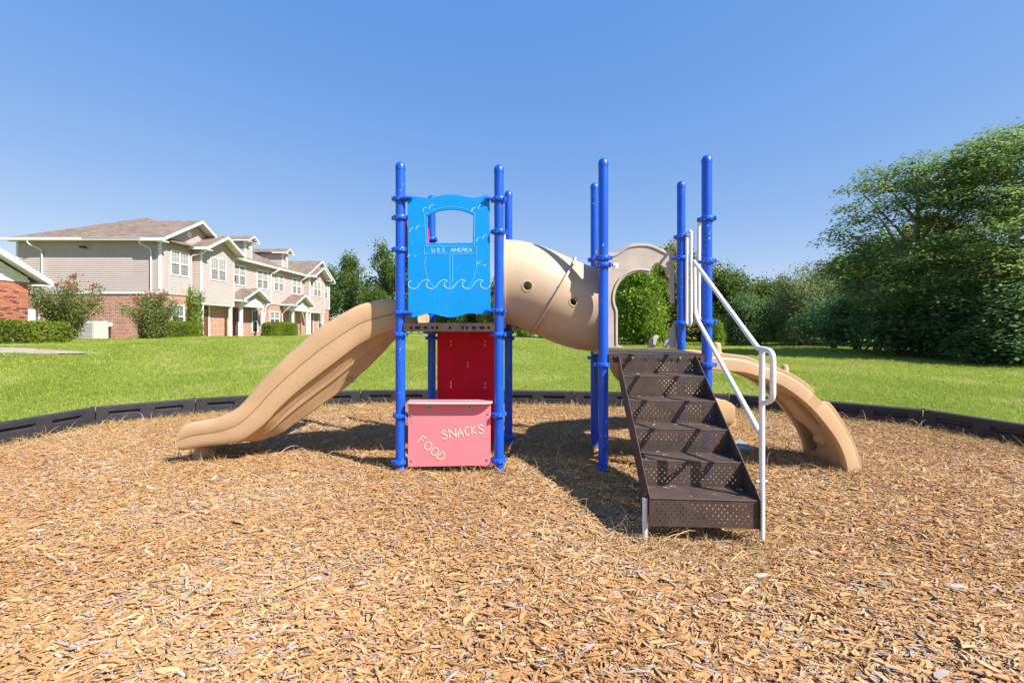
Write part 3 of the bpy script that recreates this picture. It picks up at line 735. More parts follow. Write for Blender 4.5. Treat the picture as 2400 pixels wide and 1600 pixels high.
rb.tube([(a, yy, b) for a, b in [ca(1015, 300), ca(1024, 560), ca(1028, 840)]], .012, 8)
rb.build('raised_rim', M['tan_grey'], archp, smooth=True, each=True)
gr = MB(); gr.tube([(a, YA-.018, b) for a, b in smooth2([ca(240, 306), ca(310, 300), ca(385, 256), ca(470, 202), ca(555, 181), ca(640, 176), ca(730, 184), ca(828, 218), ca(890, 248)], 5)], .004, 6)
gr.tube([(a, YA-.018, b) for a, b in smooth2([ca(314, 1395), ca(312, 1190), ca(308, 1005), ca(288, 935), ca(275, 860), ca(280, 775), ca(306, 682), ca(362, 590)], 5)], .004, 6); gr.build('rim_groove', M['seam'], archp, each=True)
fr1 = plate([[ca(1050, 1108), ca(1066, 1300), ca(1070, 1437), ca(915, 1432), ca(905, 1392), ca(948, 1330), ca(985, 1262), ca(990, 1200), ca(1020, 1185)]], .035, (0, YA, 0), (1, 0, 0), (0, 0, 1), 'broken_panel_piece', M['tan_grey'], PS, .006)
plate([[ca(790, 1442), ca(822, 1400), ca(818, 1362), ca(850, 1325), ca(905, 1278), ca(950, 1300), ca(912, 1352), ca(893, 1442)]], .04, (0, YA-.06, 0), (1, .15, 0), (0, 0, 1), 'broken_panel_piece', M['tan_grey'], PS, .008)
b = MB(); x, z = ca(928, 1362); b.tube([(x, YA-.026, z), (x, YA-.015, z)], .011, 8); x, z = ca(335, 1375); b.tube([(x, YA-.026, z), (x, YA-.015, z)], .009, 8); b.build('bolt', M['steel'], archp, each=True)

# straight tan slide on the left
def sweep(T, B, sec, name, m, parent, cap=True, smooth=True):
    """sec(i, n) -> list of (y, t): world y and fraction from the T edge to the B edge"""
    n = len(T); V = []; F = []; k = None
    for i in range(n):
        s = sec(i, n); k = len(s)
        for y, t in s:
            p = T[i].lerp(B[i], t); V.append((p.x, y, p.z))
    for i in range(n-1):
        for j in range(k): F.append((i*k+j, i*k+(j+1) % k, (i+1)*k+(j+1) % k, (i+1)*k+j))
    if cap: F.append(tuple(range(k))); F.append(tuple((n-1)*k+j for j in range(k)))
    b = MB(); b.v = [Vector(v) for v in V]; b.f = F
    return b.build(name, m, parent, smooth=smooth)
Y1, Y2 = 4.27, 4.86
Tp = [(975, 716), (935, 704), (898.3, 702.8), (846, 713.5), (808.6, 730.9), (755, 763), (714.8, 793.8), (647.9, 854), (607.7, 894), (575.5, 934.5), (551, 958.6), (530, 970.6), (500.5, 982.7), (465, 988.5), (440, 993), (422, 1001), (411, 1015)]
Bp = [(975, 770), (925, 772), (875.6, 789.8), (835, 811), (782, 851), (701, 913), (648, 961), (615.7, 996), (567.5, 1031), (530, 1041.6), (468, 1049.7), (430, 1056.5), (416, 1056)]
NS = 64
Tc = resample(catmull([at(a, b, Y1) for a, b in Tp], 8), NS); Bc = resample(catmull([at(a, b, Y1) for a, b in Bp], 8), NS)
def slide_sec(i, n):
    f = i/(n-1); bul = .54*float(sst((f-.02)/.22))*float(sst((.97-f)/.5)); W = Y2-Y1; gg = bul/.54
    fl_ = .20*float(sst((f-.04)/.1))
    return [(Y1+.035, -.02), (Y1+.012, .02), (Y1+.002, .10), (Y1, .25), (Y1, .47), (Y1+.003, .487), (Y1+.003, .495), (Y1-.002, .51), (Y1, .75), (Y1+.005, .9), (Y1+.022, .985), (Y1+.040, 1.0), (Y1+.052, 1.0-.03*gg), (Y1+.056, 1.0-.13*gg), (Y1+.075, 1.0-.10*gg+.1*bul),
            (Y1+.11, 1.0+.28*bul), (Y1+.13, 1.0+.34*bul), (Y1+.145, 1.0+.07*gg+.42*bul), (Y1+.155, 1.0+.45*bul), (Y1+.20, 1.0+.80*bul), (Y1+.235, 1.0+bul), (Y1+.25, 1.0+.07*gg+bul), (Y1+.33, 1.0+.07*gg+bul), (Y1+.345, 1.0+bul), (Y1+.42, 1.0+.95*bul), (Y1+.435, 1.0+.06*gg+.9*bul), (Y1+.50, 1.0+.06*gg+.75*bul), (Y2-.04, 1.0+.5*bul), (Y2-.008, .92+.2*bul), (Y2, .8),
            (Y2, fl_+.12), (Y2-.01, fl_+.03), (Y2-.035, fl_), (Y2-.055, fl_+.05), (Y2-.07, .6), (Y2-.12, .84+.35*bul), (Y1+W/2, .9+.6*bul), (Y1+.12, .82+.3*bul), (Y1+.075, .6), (Y1+.06, .05)]
def stained(src, c, rot, rad, col):
    m = src.copy(); m.name = 'tan_plastic_with_stain'; n = m.node_tree.nodes; l = m.node_tree.links; b = n['Principled BSDF']; fr = b.inputs['Base Color'].links[0].from_socket
    tc = n.new('ShaderNodeTexCoord'); sb = n.new('ShaderNodeVectorMath'); sb.operation = 'SUBTRACT'; sb.inputs[1].default_value = c; l.new(tc.outputs['Object'], sb.inputs[0])
    ro = n.new('ShaderNodeVectorRotate'); ro.rotation_type = 'Y_AXIS'; ro.inputs['Angle'].default_value = rot; l.new(sb.outputs[0], ro.inputs['Vector'])
    dv = n.new('ShaderNodeVectorMath'); dv.operation = 'DIVIDE'; dv.inputs[1].default_value = rad; l.new(ro.outputs[0], dv.inputs[0])
    le = n.new('ShaderNodeVectorMath'); le.operation = 'LENGTH'; l.new(dv.outputs[0], le.inputs[0])
    no = n.new('ShaderNodeTexNoise'); no.inputs['Scale'].default_value = 14; l.new(tc.outputs['Object'], no.inputs[0])
    ad = n.new('ShaderNodeMath'); ad.operation = 'ADD'; l.new(le.outputs['Value'], ad.inputs[0]); l.new(no.outputs[0], ad.inputs[1])
    mr = n.new('ShaderNodeMapRange'); mr.inputs[1].default_value = 1.5; mr.inputs[2].default_value = 1.15; mr.inputs[3].default_value = 0; mr.inputs[4].default_value = .85; l.new(ad.outputs[0], mr.inputs[0])
    mx = n.new('ShaderNodeMix'); mx.data_type = 'RGBA'; l.new(mr.outputs[0], mx.inputs[0]); l.new(fr, mx.inputs[6]); mx.inputs[7].default_value = (*col, 1); l.new(mx.outputs[2], b.inputs['Base Color'])
    return m
sl_o = sweep(Tc, Bc, slide_sec, 'slide', stained(M['tan'], (-1.72-.3, 4.62-4.5, .86), R(-38), (.20, .16, .10), (.16, .105, .035)), PS)
# parting line and foot
sm = MB(); pl = [(Tc[i].lerp(Bc[i], .491)) for i in range(3, NS)]; sm.tube([(p.x, Y1-.0002, p.z) for p in pl], .0024, 6); sm.build('parting_line', M['seam'], sl_o)
hd = MB(); q = at(893, 745, Y1)
ft = MB(); c = at(480, 1060, 4.56); ft.lathe((c.x, 4.56, 0), [(.11, -.06), (.11, .02), (.09, .09), (.085, .12)], 16); ft.build('slide_foot', M['tan'], PS, smooth=True)
# far side wall of the slide mouth standing on the deck edge
mw = MB(); mw.box((-1.06, 4.87, 1.30), (-.915, 4.93, 1.475)); mw.build('slide_mouth_wall', M['tan'], PS, bevel=.012)

# second slide running down behind the right tower
pth = resample(catmull([(1.385, 4.955, 1.05), (1.39, 5.08, 1.03), (1.45, 5.34, .92), (1.62, 5.62, .70), (1.95, 5.88, .45), (2.35, 6.08, .24), (2.65, 6.18, .15), (2.92, 6.26, .13)], 8), 40)
V = []; F = []
S2 = [(-.30, .22), (-.305, -.02), (-.27, -.09), (-.1, -.13), (.1, -.13), (.27, -.09), (.305, -.02), (.30, .22), (.255, .23), (.25, .02), (.12, -.05), (-.12, -.05), (-.25, .02), (-.255, .23)]
for i, p in enumerate(pth):
    t = (pth[min(i+1, 39)]-pth[max(i-1, 0)]); t.z = 0; t.normalize(); s = Vector((t.y, -t.x, 0)); k = (.06+.94*min(1, i/12)) if i < 36 else [1, .97, .86, .66][i-36]
    for a, h in S2: V.append(p+s*a+Vector((0, 0, h*(k if h > 0 else 1))))
for i in range(39):
    for j in range(14): F.append((i*14+j, i*14+(j+1) % 14, (i+1)*14+(j+1) % 14, (i+1)*14+j))
F += [tuple(range(14)), tuple(39*14+j for j in range(14))]
b = MB(); b.v = V; b.f = F; s2 = b.build('rear_slide', M['tan'], PS, smooth=True)
# its tan exit lip and foot seen right of the stairs
b = MB()
pf = [at(1668, 931, 6.2), at(1682, 933, 6.2), at(1695, 941, 6.2), at(1705, 956, 6.2), at(1708, 974, 6.2)]
pts = [(p.x, p.z) for p in catmull(pf, 5)]; pts += [(pts[-1][0], .03), (pts[0][0]-.12, .03), (pts[0][0]-.12, pts[0][1])]
plate([pts], .45, (0, 6.28, 0), (1, 0, 0), (0, 0, 1), 'rear_slide_lip', M['tan'], PS, .015)
b = MB(); q = at(1709, 974, 6.2); b.box((q.x-.32, 6.02, -.02), (q.x+.012, 6.50, q.z-.01)); b.build('rear_slide_foot', M['tan'], PS, bevel=.012)

# arched climber on the right
Yc1, Yc2 = 4.05, 4.66
Op = [(1660, 827), (1675, 826), (1712, 829), (1751, 835), (1781, 846.6), (1815, 858), (1849.6, 871.8), (1881.8, 890), (1901, 906), (1918.5, 920), (1950.7, 947.6), (1978, 986.7), (1996.6, 1021), (2010.4, 1051), (2021.8, 1090), (2028, 1130)]
Ip = [(1655, 864), (1676, 867), (1700, 869.5), (1721, 870.7), (1757.8, 876.4), (1810.6, 894.8), (1849.6, 915.5), (1895.5, 952), (1930, 991), (1960, 1032.6), (1978, 1074), (1985, 1110.7), (1988, 1130)]
NC = 84
Oc = resample(catmull([at(a, b, Yc1) for a, b in Op], 8), NC); Ic = resample(catmull([at(a, b, Yc1) for a, b in Ip], 8), NC)
def notch(f):
    return .26*float(sst((f-.515)/.012)*sst((.60-f)/.012))
def flange_sec(y0, y1, nt):
    def s(i, n):
        f = i/(n-1); q = notch(f)*nt
        return [(y0+.012, q), (y0, q+.05), (y0, .24+q*.5), (y0-.010, .30+q*.2), (y0-.012, .34), (y0-.012, .96), (y0-.004, 1.0), (y1-.01, 1.0), (y1, .95), (y1, q+.04), (y1-.01, q)]
    return s
clb = sweep(Oc, Ic, flange_sec(Yc1, Yc1+.085, 1), 'climber', M['tan'], PS)
sweep(Oc, Ic, flange_sec(Yc2-.07, Yc2, 1), 'far_rail', M['tan'], clb)
# moulded plate between the rails with pockets and knobs
NV = 64; NP = 190; V = []; F = []
Op2 = resample(Oc, NP); Ip2 = resample(Ic, NP)
def plate_p(f, v, t=.90):
    k = min(f*(NP-1), NP-1.001); i = int(k); a = Op2[i].lerp(Op2[i+1], k-i); b = Ip2[i].lerp(Ip2[i+1], k-i); p = a.lerp(b, t)
    return Vector((p.x, Yc1+.05+(Yc2-Yc1-.1)*v, p.z))
def find_fv(px, py):
    best = None
    for f in np.linspace(.1, .98, 60):
        for v in np.linspace(.05, .95, 30):
            p = plate_p(f, v); q = (1200+p.x/p.y*F_-px)**2+(768+(H_-p.z)/p.y*F_-py)**2
            if best is None or q < best[0]: best = (q, f, v)
    return best[1:]
pk = []
for (px, py, ru, rv, d) in ((1892, 962, .105, .25, .86), (1888, 1020, .092, .26, .86), (1788, 902, .06, .22, .7), (1924, 1027, .036, .11, -.42)):
    f, v = find_fv(px, py); pk.append((f, v, ru, rv, d))
for i in range(NP):
    f = i/(NP-1)
    for j in range(NV):
        v = j/(NV-1); t = .90
        for (fu, fv, ru, rv, d) in pk:
            q = math.sqrt(((f-fu)/ru)**2+((v-fv)/rv)**2)
            t -= d*float(sst((1.06-q)/.20))*(.75+.25*(1-min(q, 1)**2)) if d > 0 else d*max(0, 1-q*q)**.6
        p = plate_p(f, v, t); V.append((p.x, p.y, p.z))
for i in range(NP-1):
    for j in range(NV-1): F.append((i*NV+j, i*NV+j+1, (i+1)*NV+j+1, (i+1)*NV+j))
b = MB(); b.v = [Vector(v) for v in V]; b.f = F; pl_ = b.build('moulded_plate', M['tan'], clb, smooth='all')
def knob(px, py, Y, r=.035, h=.05, n=None):
    c = at(px, py, Y); b = MB(); b.lathe((c.x, Y, c.z-.06), [(r*1.25, 0), (r, .03), (r*.95, h+.02), (r*.7, h+.04), (0.001, h+.048)], 16); b.build('hand_knob', M['tan'], clb, smooth=True)
knob(1839, 862, 4.30); knob(1679, 815, 4.35, .045, .07)
b = MB(); c = at(1842, 932, 4.36)
b.tube([(c.x-.01, 4.35, c.z+.08), (c.x-.025, 4.36, c.z-.0), (c.x-.03, 4.36, c.z-.015)], [.05, .05, .03], 14); b.build('hand_knob', M['tan'], clb, smooth=True)
b = MB(); a1 = at(1829, 940, 4.62); a2 = at(1874, 966, 4.2); 

# stairs
u_ = Vector((.9975, -.071, 0)).normalized(); v_ = Vector((-.071, -.9975, 0)).normalized(); up = Vector((0, 0, 1))
S0 = Vector((1.288, 3.942, 0)); SW = .672; RUN = .231; RISE = .168; ZD = 1.092
def SP(u, v, z): return S0+u_*u+v_*v+up*z
stairs = MB()
def lw(k): return -SW/2
st_root = None
pl1 = None
prof_s = [(-.002, ZD), (5*RUN+.02, ZD-5*RISE+.012), (5*RUN+.02, ZD-5*RISE-.18), (5*RUN-.05, ZD-5*RISE-.18), (-.002, ZD-.20)]
def stringer(u, name, parent):
    b = MB(); n = len(prof_s); vs = [SP(u-.003, v, z) for v, z in prof_s]+[SP(u+.003, v, z) for v, z in prof_s]
    fs = [tuple(range(n)), tuple(range(2*n-1, n-1, -1))]+[(i, n+i, n+(i+1) % n, (i+1) % n) for i in range(n)]
    b.add(vs, fs)
    return b.build(name, M['brown'], parent)
stair = None
b = MB(); perforated(b, SP(-SW/2, 5*RUN, ZD-5*RISE-.175), u_, up, SW, .172, .0182, .0215, .0050)
stair = b.build('stairs', M['brown'], PS)
md = stair.modifiers.new('thick', 'SOLIDIFY'); md.thickness = .003; md.offset = 0
for s in (-1, 1): stringer(s*SW/2, 'stringer', stair)
for k in range(1, 6):
    z = ZD-k*RISE; b = MB()
    perforated(b, SP(-SW/2+.003, k*RUN-.002, z), u_, -v_, SW-.006, RUN-.003, .0182, .0215, .0048)
    o = b.build('tread', M['brown'], stair); md = o.modifiers.new('thick', 'SOLIDIFY'); md.thickness = .003; md.offset = 0
    e = MB(); e.tube([SP(-SW/2+.004, k*RUN, z-.001), SP(SW/2-.004, k*RUN, z-.001)], .006, 8); e.build('nosing', M['brown'], stair, smooth=True)
    if k < 6:
        b = MB(); perforated(b, SP(-SW/2+.003, (k-1)*RUN+(.004 if k > 1 else -.004), z+.002), u_, up, SW-.006, RISE-.008, .0182, .0205, .0050)
        o = b.build('riser', M['brown'], stair); md = o.modifiers.new('thick', 'SOLIDIFY'); md.thickness = .003; md.offset = 0
b = MB()
for u in (-.215, .20): b.tube([SP(u, .012, ZD-.028), SP(u, .0, ZD-.028)], .011, 10)
b.build('bolt', M['steel'], stair, each=True)
b = MB()
for u in (-.11, .01, .12, .29, -.29): b.obox(SP(u, .0005, ZD-.045), u_*.022, v_*.002, up*.011)
b.build('slot', M['dark'], stair, each=True)
b = MB(); L5 = 5*RUN
b.tube([SP(-SW/2-.022, L5-.02, -.1), SP(-SW/2-.022, L5-.02, ZD-5*RISE-.005)], .0175, 12); b.build('stair_leg', M['white_metal'], PS, smooth=True)
b = MB(); b.tube([SP(-SW/2-.022, L5-.02, ZD-5*RISE-.006), SP(-SW/2-.022, L5-.02, ZD-5*RISE+.02)], .013, 10); b.build('leg_plug', M['dark'], stair, smooth=True)
ux = SW/2+.022
hx, hy = 1.577, 2.80
b = MB(); b.tube([(hx+.014, hy, .36), (hx+.032, hy, .36), (hx+.036, hy, .36)], [.012, .012, .006], 10); b.tube([(hx-.014, hy, .36), (hx-.04, hy, .36)], .011, 10); b.build('leg_bolt', M['steel'], PS, smooth=True, each=True)
# white handrail
hr = MB(); rr2 = .0168
topz = 1.197
A0 = at(1627, 613, 3.90); 
hr.tube(fillet([A0, Vector((hx+.004, hy+.05, topz)), Vector((hx+.003, hy-.01, topz)), Vector((hx-.004, hy-.125, topz-.01)), Vector((hx-.004, hy-.125, .895)), Vector((hx, hy-.03, .862)), Vector((hx, hy, .862))], .055, 6), rr2, 12)
hr.tube([(hx, hy, -.12), (hx, hy, topz-.012)], rr2*1.02, 12)
B0 = at(1629, 739, 3.90); B1 = Vector((hx, hy+.015, .655))
hr.tube(fillet([A0+Vector((0, 0, .002)), B0, B1], .09, 6), rr2, 12)
hr.lathe(A0, [(0.001, .017), (.012, .013), (.0168, .004), (.0168, -.004), (.001, -.017)], 12)
hr.build('handrail', M['white_metal'], PS, smooth=True)
def loop(x, y0, y1, z0, z1, dx=0):
    b = MB(); pts = fillet([(x, (y0+y1)/2, z1), (x, y0, z1), (x, y0, z0), (x+dx, y1, z0), (x+dx, y1, z1), (x+dx, (y0+y1)/2+.001, z1)], .05, 5)
    b.tube(pts[:-1], .0165, 12, closed=True); b.build('grab_rail', M['white_metal'], PS, smooth=True)
loop(1.905, 4.725, 4.83, 1.36, 2.36, -.004); loop(1.752, 4.02, 4.14, 1.40, 2.30, -.01)

# ------------------------------------------------------------------ apartment building
HB = thing('apartment_building', 'two-storey beige sided and brick apartment building with brown gabled roofs', 'building', (-23, 30, .7))
XF, XB, YN, YX, ZG, ZB, ZE = -19.2, -26.95, 24.2, 46.6, .3, 3.27, 6.05
def siding(b, o, u, n, prof, z0, z1, c=.112, lip=.034):
    """prof(z) -> (u0, u1) horizontal extent; overlapping boards"""
    o, u, n = Vector(o), Vector(u), Vector(n); z = z0
    while z < z1-1e-4:
        zt = min(z+c, z1); a0, a1 = prof(z); c0, c1 = prof(zt)
        if a1-a0 > .02:
            if c1 < c0: c0 = c1 = (c0+c1)/2
            P = lambda s, zz, d: o+u*s+n*d+Vector((0, 0, zz))
            b.add([P(a0, z, lip), P(a1, z, lip), P(c1, zt, 0), P(c0, zt, 0)], [(0, 1, 2, 3)])
            b.add([P(a0, z, 0), P(a1, z, 0), P(a1, z, lip), P(a0, z, lip)], [(0, 1, 2, 3)])
        z = zt
X = Vector((1, 0, 0)); Yv = Vector((0, 1, 0))
# brick storey
b = MB(); b.box((XB, YN+.03, ZG), (XF-.03, YX, ZB)); b.build('brick_wall', M['brickwall'], HB, uv=True)
# siding storey (core box behind boards)
b = MB(); b.box((XB+.02, YN+.02, ZB+.003), (XF-.02, YX-.02, ZE+.1))
siding(b, (XB, YN, 0), X, -Yv, lambda z: (0, XF-XB), ZB, ZE+.1, lip=.022)
GC, GH, SL = 26.75, 3.05, .53
def gab(c, hw, apex, sl, y0, y1):
    return lambda z: (max(y0, c-(apex-z)/sl), min(y1, c+(apex-z)/sl))
siding(b, (XF, 0, 0), Yv, X, gab(26.75, 0, 7.60, SL, 24.2, 29.3), ZB, 7.6)
siding(b, (XF, 0, 0), Yv, X, lambda z: (29.3, 41.0), ZB, ZE+.05)
siding(b, (XF, 0, 0), Yv, X, gab(43.65, 0, 7.75, SL, 41.0, 46.6), ZB, 7.75)
b.build('siding_wall', M['siding'], HB)
XBY = -18.6
for c, y0, y1, ap in ((28.15, 26.6, 29.65, 6.98), (42.5, 40.85, 43.95, 7.05)):
    b = MB(); b.box((XF-.05, y0+.02, 2.80), (XBY-.02, y1-.02, 6.0))
    siding(b, (XBY, 0, 0), Yv, X, gab(c, 0, ap, .52, y0, y1), 2.78, ap)
    siding(b, (XF-.02, y0, 0), X, -Yv, lambda z: (0, XBY-XF+.02), 2.78, 6.1); siding(b, (XF-.02, y1, 0), X, Yv, lambda z: (0, XBY-XF+.02), 2.78, 6.1)
    o = b.build('bay', M['siding'], HB)
    t = MB()
    for yy0 in (y0, y1): t.box((XBY-.06, yy0-.035 if yy0 == y0 else yy0-.05, 2.77), (XBY+.028, yy0+.05 if yy0 == y0 else yy0+.035, 6.0))
    t.box((XF, y0-.02, 2.74), (XBY+.025, y1+.02, 2.79)); t.build('corner_board', M['white_trim'], o, each=True)
# corner boards, frieze
b = MB()
for (x, y) in ((XF, YN), (XB, YN), (XF, YX)): b.box((x-.07, y-.035, ZB-.03), (x+.04, y+.09, ZE+.1))
b.build('corner_board', M['white_trim'], HB, each=True)
b = MB(); b.box((XB-.01, YN-.03, ZB-.09), (XF+.02, YN+.04, ZB+.0)); b.build('frieze_board', M['white_trim'], HB)
b = MB(); b.box((XF-.04, YN-.02, ZB-.07), (XF+.022, YX, ZB-.005)); b.build('frieze_board', M['siding'], HB)
# roofs: main hip, wing gables, bay gables
OH = .42; zr = ZE+.09
def rp(poly, name='roof', parent=None, t=.06):
    b = MB(); b.slab(poly, t); return b.build(name, M['shingle'], parent or HB, uv=True)
xe0, xe1, ye0, ye1 = XB-OH, XF+OH, YN-OH, YX+OH; xm = (xe0+xe1)/2; hw = xe1-xm; zt = zr+hw*.5
b = MB()
b.slab([(xe0, ye0, zr), (xe1, ye0, zr), (xm, ye0+hw, zt)], .06); b.slab([(xe1, ye0, zr), (xe1, ye1, zr), (xm, ye1-hw, zt), (xm, ye0+hw, zt)], .06)
b.slab([(xe1, ye1, zr), (xe0, ye1, zr), (xm, ye1-hw, zt)], .06); b.slab([(xe0, ye1, zr), (xe0, ye0, zr), (xm, ye0+hw, zt), (xm, ye1-hw, zt)], .06)
b.build('roof', M['shingle'], HB, uv=True)
b = MB(); b.box((xe0, ye0, zr-.10), (XF+.3, YN+.1, zr-.075)); b.box((XF-.1, 29.6, zr-.10), (xe1-.02, 40.7, zr-.075)); b.build('soffit', M['soffit'], HB, each=True)
b = MB(); b.box((xe0-.06, ye0-.07, zr-.13), (xe1+.02, ye0+.01, zr+.02)); b.build('gutter', M['white_trim'], HB, bevel=.02)
b = MB(); b.box((xe1-.01, 29.7, zr-.13), (xe1+.07, 40.75, zr+.015)); b.build('gutter', M['white_trim'], HB, bevel=.02)
def gable_roof(c, hw, xr, xback, ze, za, name='gable_roof', fas=.16, mp=M['white_trim'], thick=.05):
    """ridge along X from xr (front) back to xback; eaves at c -/+ hw"""
    b = MB(); b.slab([(xback, c-hw, ze), (xr, c-hw, ze), (xr, c, za), (xback, c, za)], thick); b.slab([(xback, c, za), (xr, c, za), (xr, c+hw, ze), (xback, c+hw, ze)], thick)
    o = b.build(name, M['shingle'], HB, uv=True)
    f = MB(); e = .004
    for s in (-1, 1):
        A = Vector((xr, c+s*hw, ze-.008)); P = Vector((xr, c, za-.008)); d = Vector((0, 0, -fas)); w = Vector((.03, 0, 0))
        f.add([A+w*e, P+w*e, P+d+w*e, A+d+w*e, A+w, P+w, P+d+w, A+d+w], [(0, 1, 2, 3), (4, 5, 6, 7), (0, 1, 5, 4), (1, 2, 6, 5), (2, 3, 7, 6), (3, 0, 4, 7)])
        f.obox((xback if xback > xr-3 else xr-1.2, c+s*hw-.012*(s < 0)-.0*(s > 0), ze-fas), (min(1.2, xr-xback), 0, 0), (0, .03*s, 0), (0, 0, fas-.01))
    f.build('fascia', mp, o, each=True)
    u = MB()
    for s in (-1, 1):
        k = Vector((0, 0, -thick-.03)); u.add([Vector((xr-.02, c+s*hw, ze))+k, Vector((xr-.02, c, za))+k, Vector((xr-.62, c, za))+k, Vector((xr-.62, c+s*hw, ze))+k], [(0, 1, 2, 3)])
    u.build('gable_soffit', M['soffit'], o, each=True)
    r = MB()
    for s in (-1, 1): r.obox((xr-.40, c+s*hw-(.0 if s < 0 else .42), ze-fas-.03), (.42, 0, 0), (0, .42, 0), (0, 0, .05))
    r.build('eave_return', mp, o, each=True)
    return o
gable_roof(26.75, 3.05, -18.65, -23.0, zr, 7.78); gable_roof(43.65, 3.2, -18.65, -23.2, zr, 7.9)
gable_roof(28.15, 1.89, -18.0, -21.3, 6.13, 7.12); gable_roof(42.5, 1.85, -18.0, -21.3, 6.15, 7.15)
gable_roof(31.4, 1.75, -17.9, XF, 3.24, 4.1, fas=.13); gable_roof(38.5, 1.8, -17.9, XF, 3.3, 4.2, fas=.13)
# dormers
for c in (32.75, 38.05):
    b = MB(); b.box((-22.3, c-.36, 6.3), (-19.47, c+.36, 7.66))
    siding(b, (-19.45, 0, 0), Yv, X, lambda z: (c-.38, c+.38) if z < 7.66 else (c-(8.0-z)/.6, c+(8.0-z)/.6), 6.4, 7.98)
    siding(b, (-22.3, c-.38, 0), X, -Yv, lambda z: (0, 2.85), 6.4, 7.66)
    d = b.build('dormer', M['siding'], HB)
    t = MB(); t.box((-19.55, c-.41, 6.38), (-19.42, c-.29, 7.66)); t.box((-19.55, c+.29, 6.38), (-19.42, c+.41, 7.66)); t.build('corner_board', M['white_trim'], d, each=True)
    v = MB(); v.lathe((0, 0, 0), [(.15, -.02), (.15, .02), (.02, .025)], 14); vo = link('louvre_vent', v.mesh('louvre_vent', M['white_trim']), d, (-19.43, c, 7.72)); vo.rotation_euler = (0, R(90), 0)
    gable_roof(c, .66, -19.02, -23.0, 7.72, 8.1, 'dormer_roof', .10)
v = MB(); v.lathe((0, 0, 0), [(.19, -.02), (.19, .03), (.14, .04), (.13, .02), (.02, .02)], 18); vo = link('louvre_vent', v.mesh('louvre_vent', M['white_trim']), HB, (XF+.02, 26.35, 6.86)); vo.rotation_euler = (0, R(90), 0)
# windows
def window(x, y0, y1, z0, z1, twin=True, parent=HB, cols=3, rows=2):
    f = MB(); t = .04; d0, d1 = x+.01, x+.055; ym = (y0+y1)/2; zm = (z0+z1)/2
    f.box((d0, y0-t, z0-t), (d1, y0+.03, z1+t)); f.box((d0, y1-.03, z0-t), (d1, y1+t, z1+t)); f.box((d0, y0, z1-.03), (d1-.002, y1, z1+t)); f.box((d0, y0, z0-t), (d1-.002, y1, z0+.03))
    if twin: f.box((d0, ym-.04, z0), (d1-.003, ym+.04, z1))
    f.box((d0, y0, zm-.03), (d1-.006, y1, zm+.03))
    w = f.build('window', M['white_trim'], parent)
    spans = [(y0+.03, ym-.04), (ym+.04, y1-.03)] if twin else [(y0+.03, y1-.03)]
    mu = MB(); ml = MB()
    for a, c in spans:
        for (p, q, m) in ((zm+.03, z1-.03, 'pane_up'), (z0+.03, zm-.03, 'pane_low')):
            g = MB(); g.box((x+.005, a, p), (x+.022, c, q)); g.build('pane', M[m], w)
            mq = mu if m == 'pane_up' else ml
            for k in range(1, cols): yy = a+(c-a)*k/cols; mq.box((x+.021, yy-.0055, p), (x+.034, yy+.0055, q))
            for k in range(1, rows): zz = p+(q-p)*k/rows; mq.box((x+.021, a, zz-.0055), (x+.033, c, zz+.0055))
    mu.build('muntin', M['white_trim'], w); ml.build('screened_muntin', M['screened'], w)
    return w
W0, W1 = 4.33, 5.70
window(XF, 24.95, 26.3, W0, W1); window(XBY, 27.35, 28.8, W0, W1)
for a, c in ((30.5, 31.9), (33.35, 34.85), (35.75, 37.2), (38.75, 40.25)): window(XF, a, c, W0, W1)
window(XBY, 41.55, 43.1, W0, W1); window(XF, 45.4, 46.1, W0, W1, False)
XL = XF-.03
window(XL, 25.05, 25.95, 1.35, 2.62, False); window(XL, 35.2, 36.6, 1.5, 2.62); window(XL, 32.8, 33.5, 1.0, 2.62, False, cols=2); window(XL, 44.0, 44.8, 1.1, 2.6, False)
for y0, y1 in ((27.2, 28.05), (30.25, 31.1), (38.4, 39.15), (42.0, 42.75)):
    z0 = .62; d = MB(); d.box((XL, y0, z0), (XL+.04, y1, 2.72)); do = d.build('door', M['door'], HB)
    f = MB(); f.box((XL, y0-.11, z0), (XL+.06, y0-.002, 2.84)); f.box((XL, y1+.002, z0), (XL+.06, y1+.11, 2.84)); f.box((XL, y0-.002, 2.725), (XL+.058, y1+.002, 2.83)); f.build('door_frame', M['white_trim'], do)
    k = MB(); k.tube([(XL+.04, y0+.08, 1.62), (XL+.09, y0+.08, 1.62)], .025, 8); k.build('handle', M['steel'], do)
    p = MB()
    for (a, c) in ((.12, .40), (.45, .73)):
        for (e, g_) in ((.25, .95), (1.1, 1.95)): p.box((XL+.041, y0+a*(y1-y0)/.85, z0+e), (XL+.048, y0+c*(y1-y0)/.85, z0+g_))
    p.build('door_panel', M['door'], do, each=True)
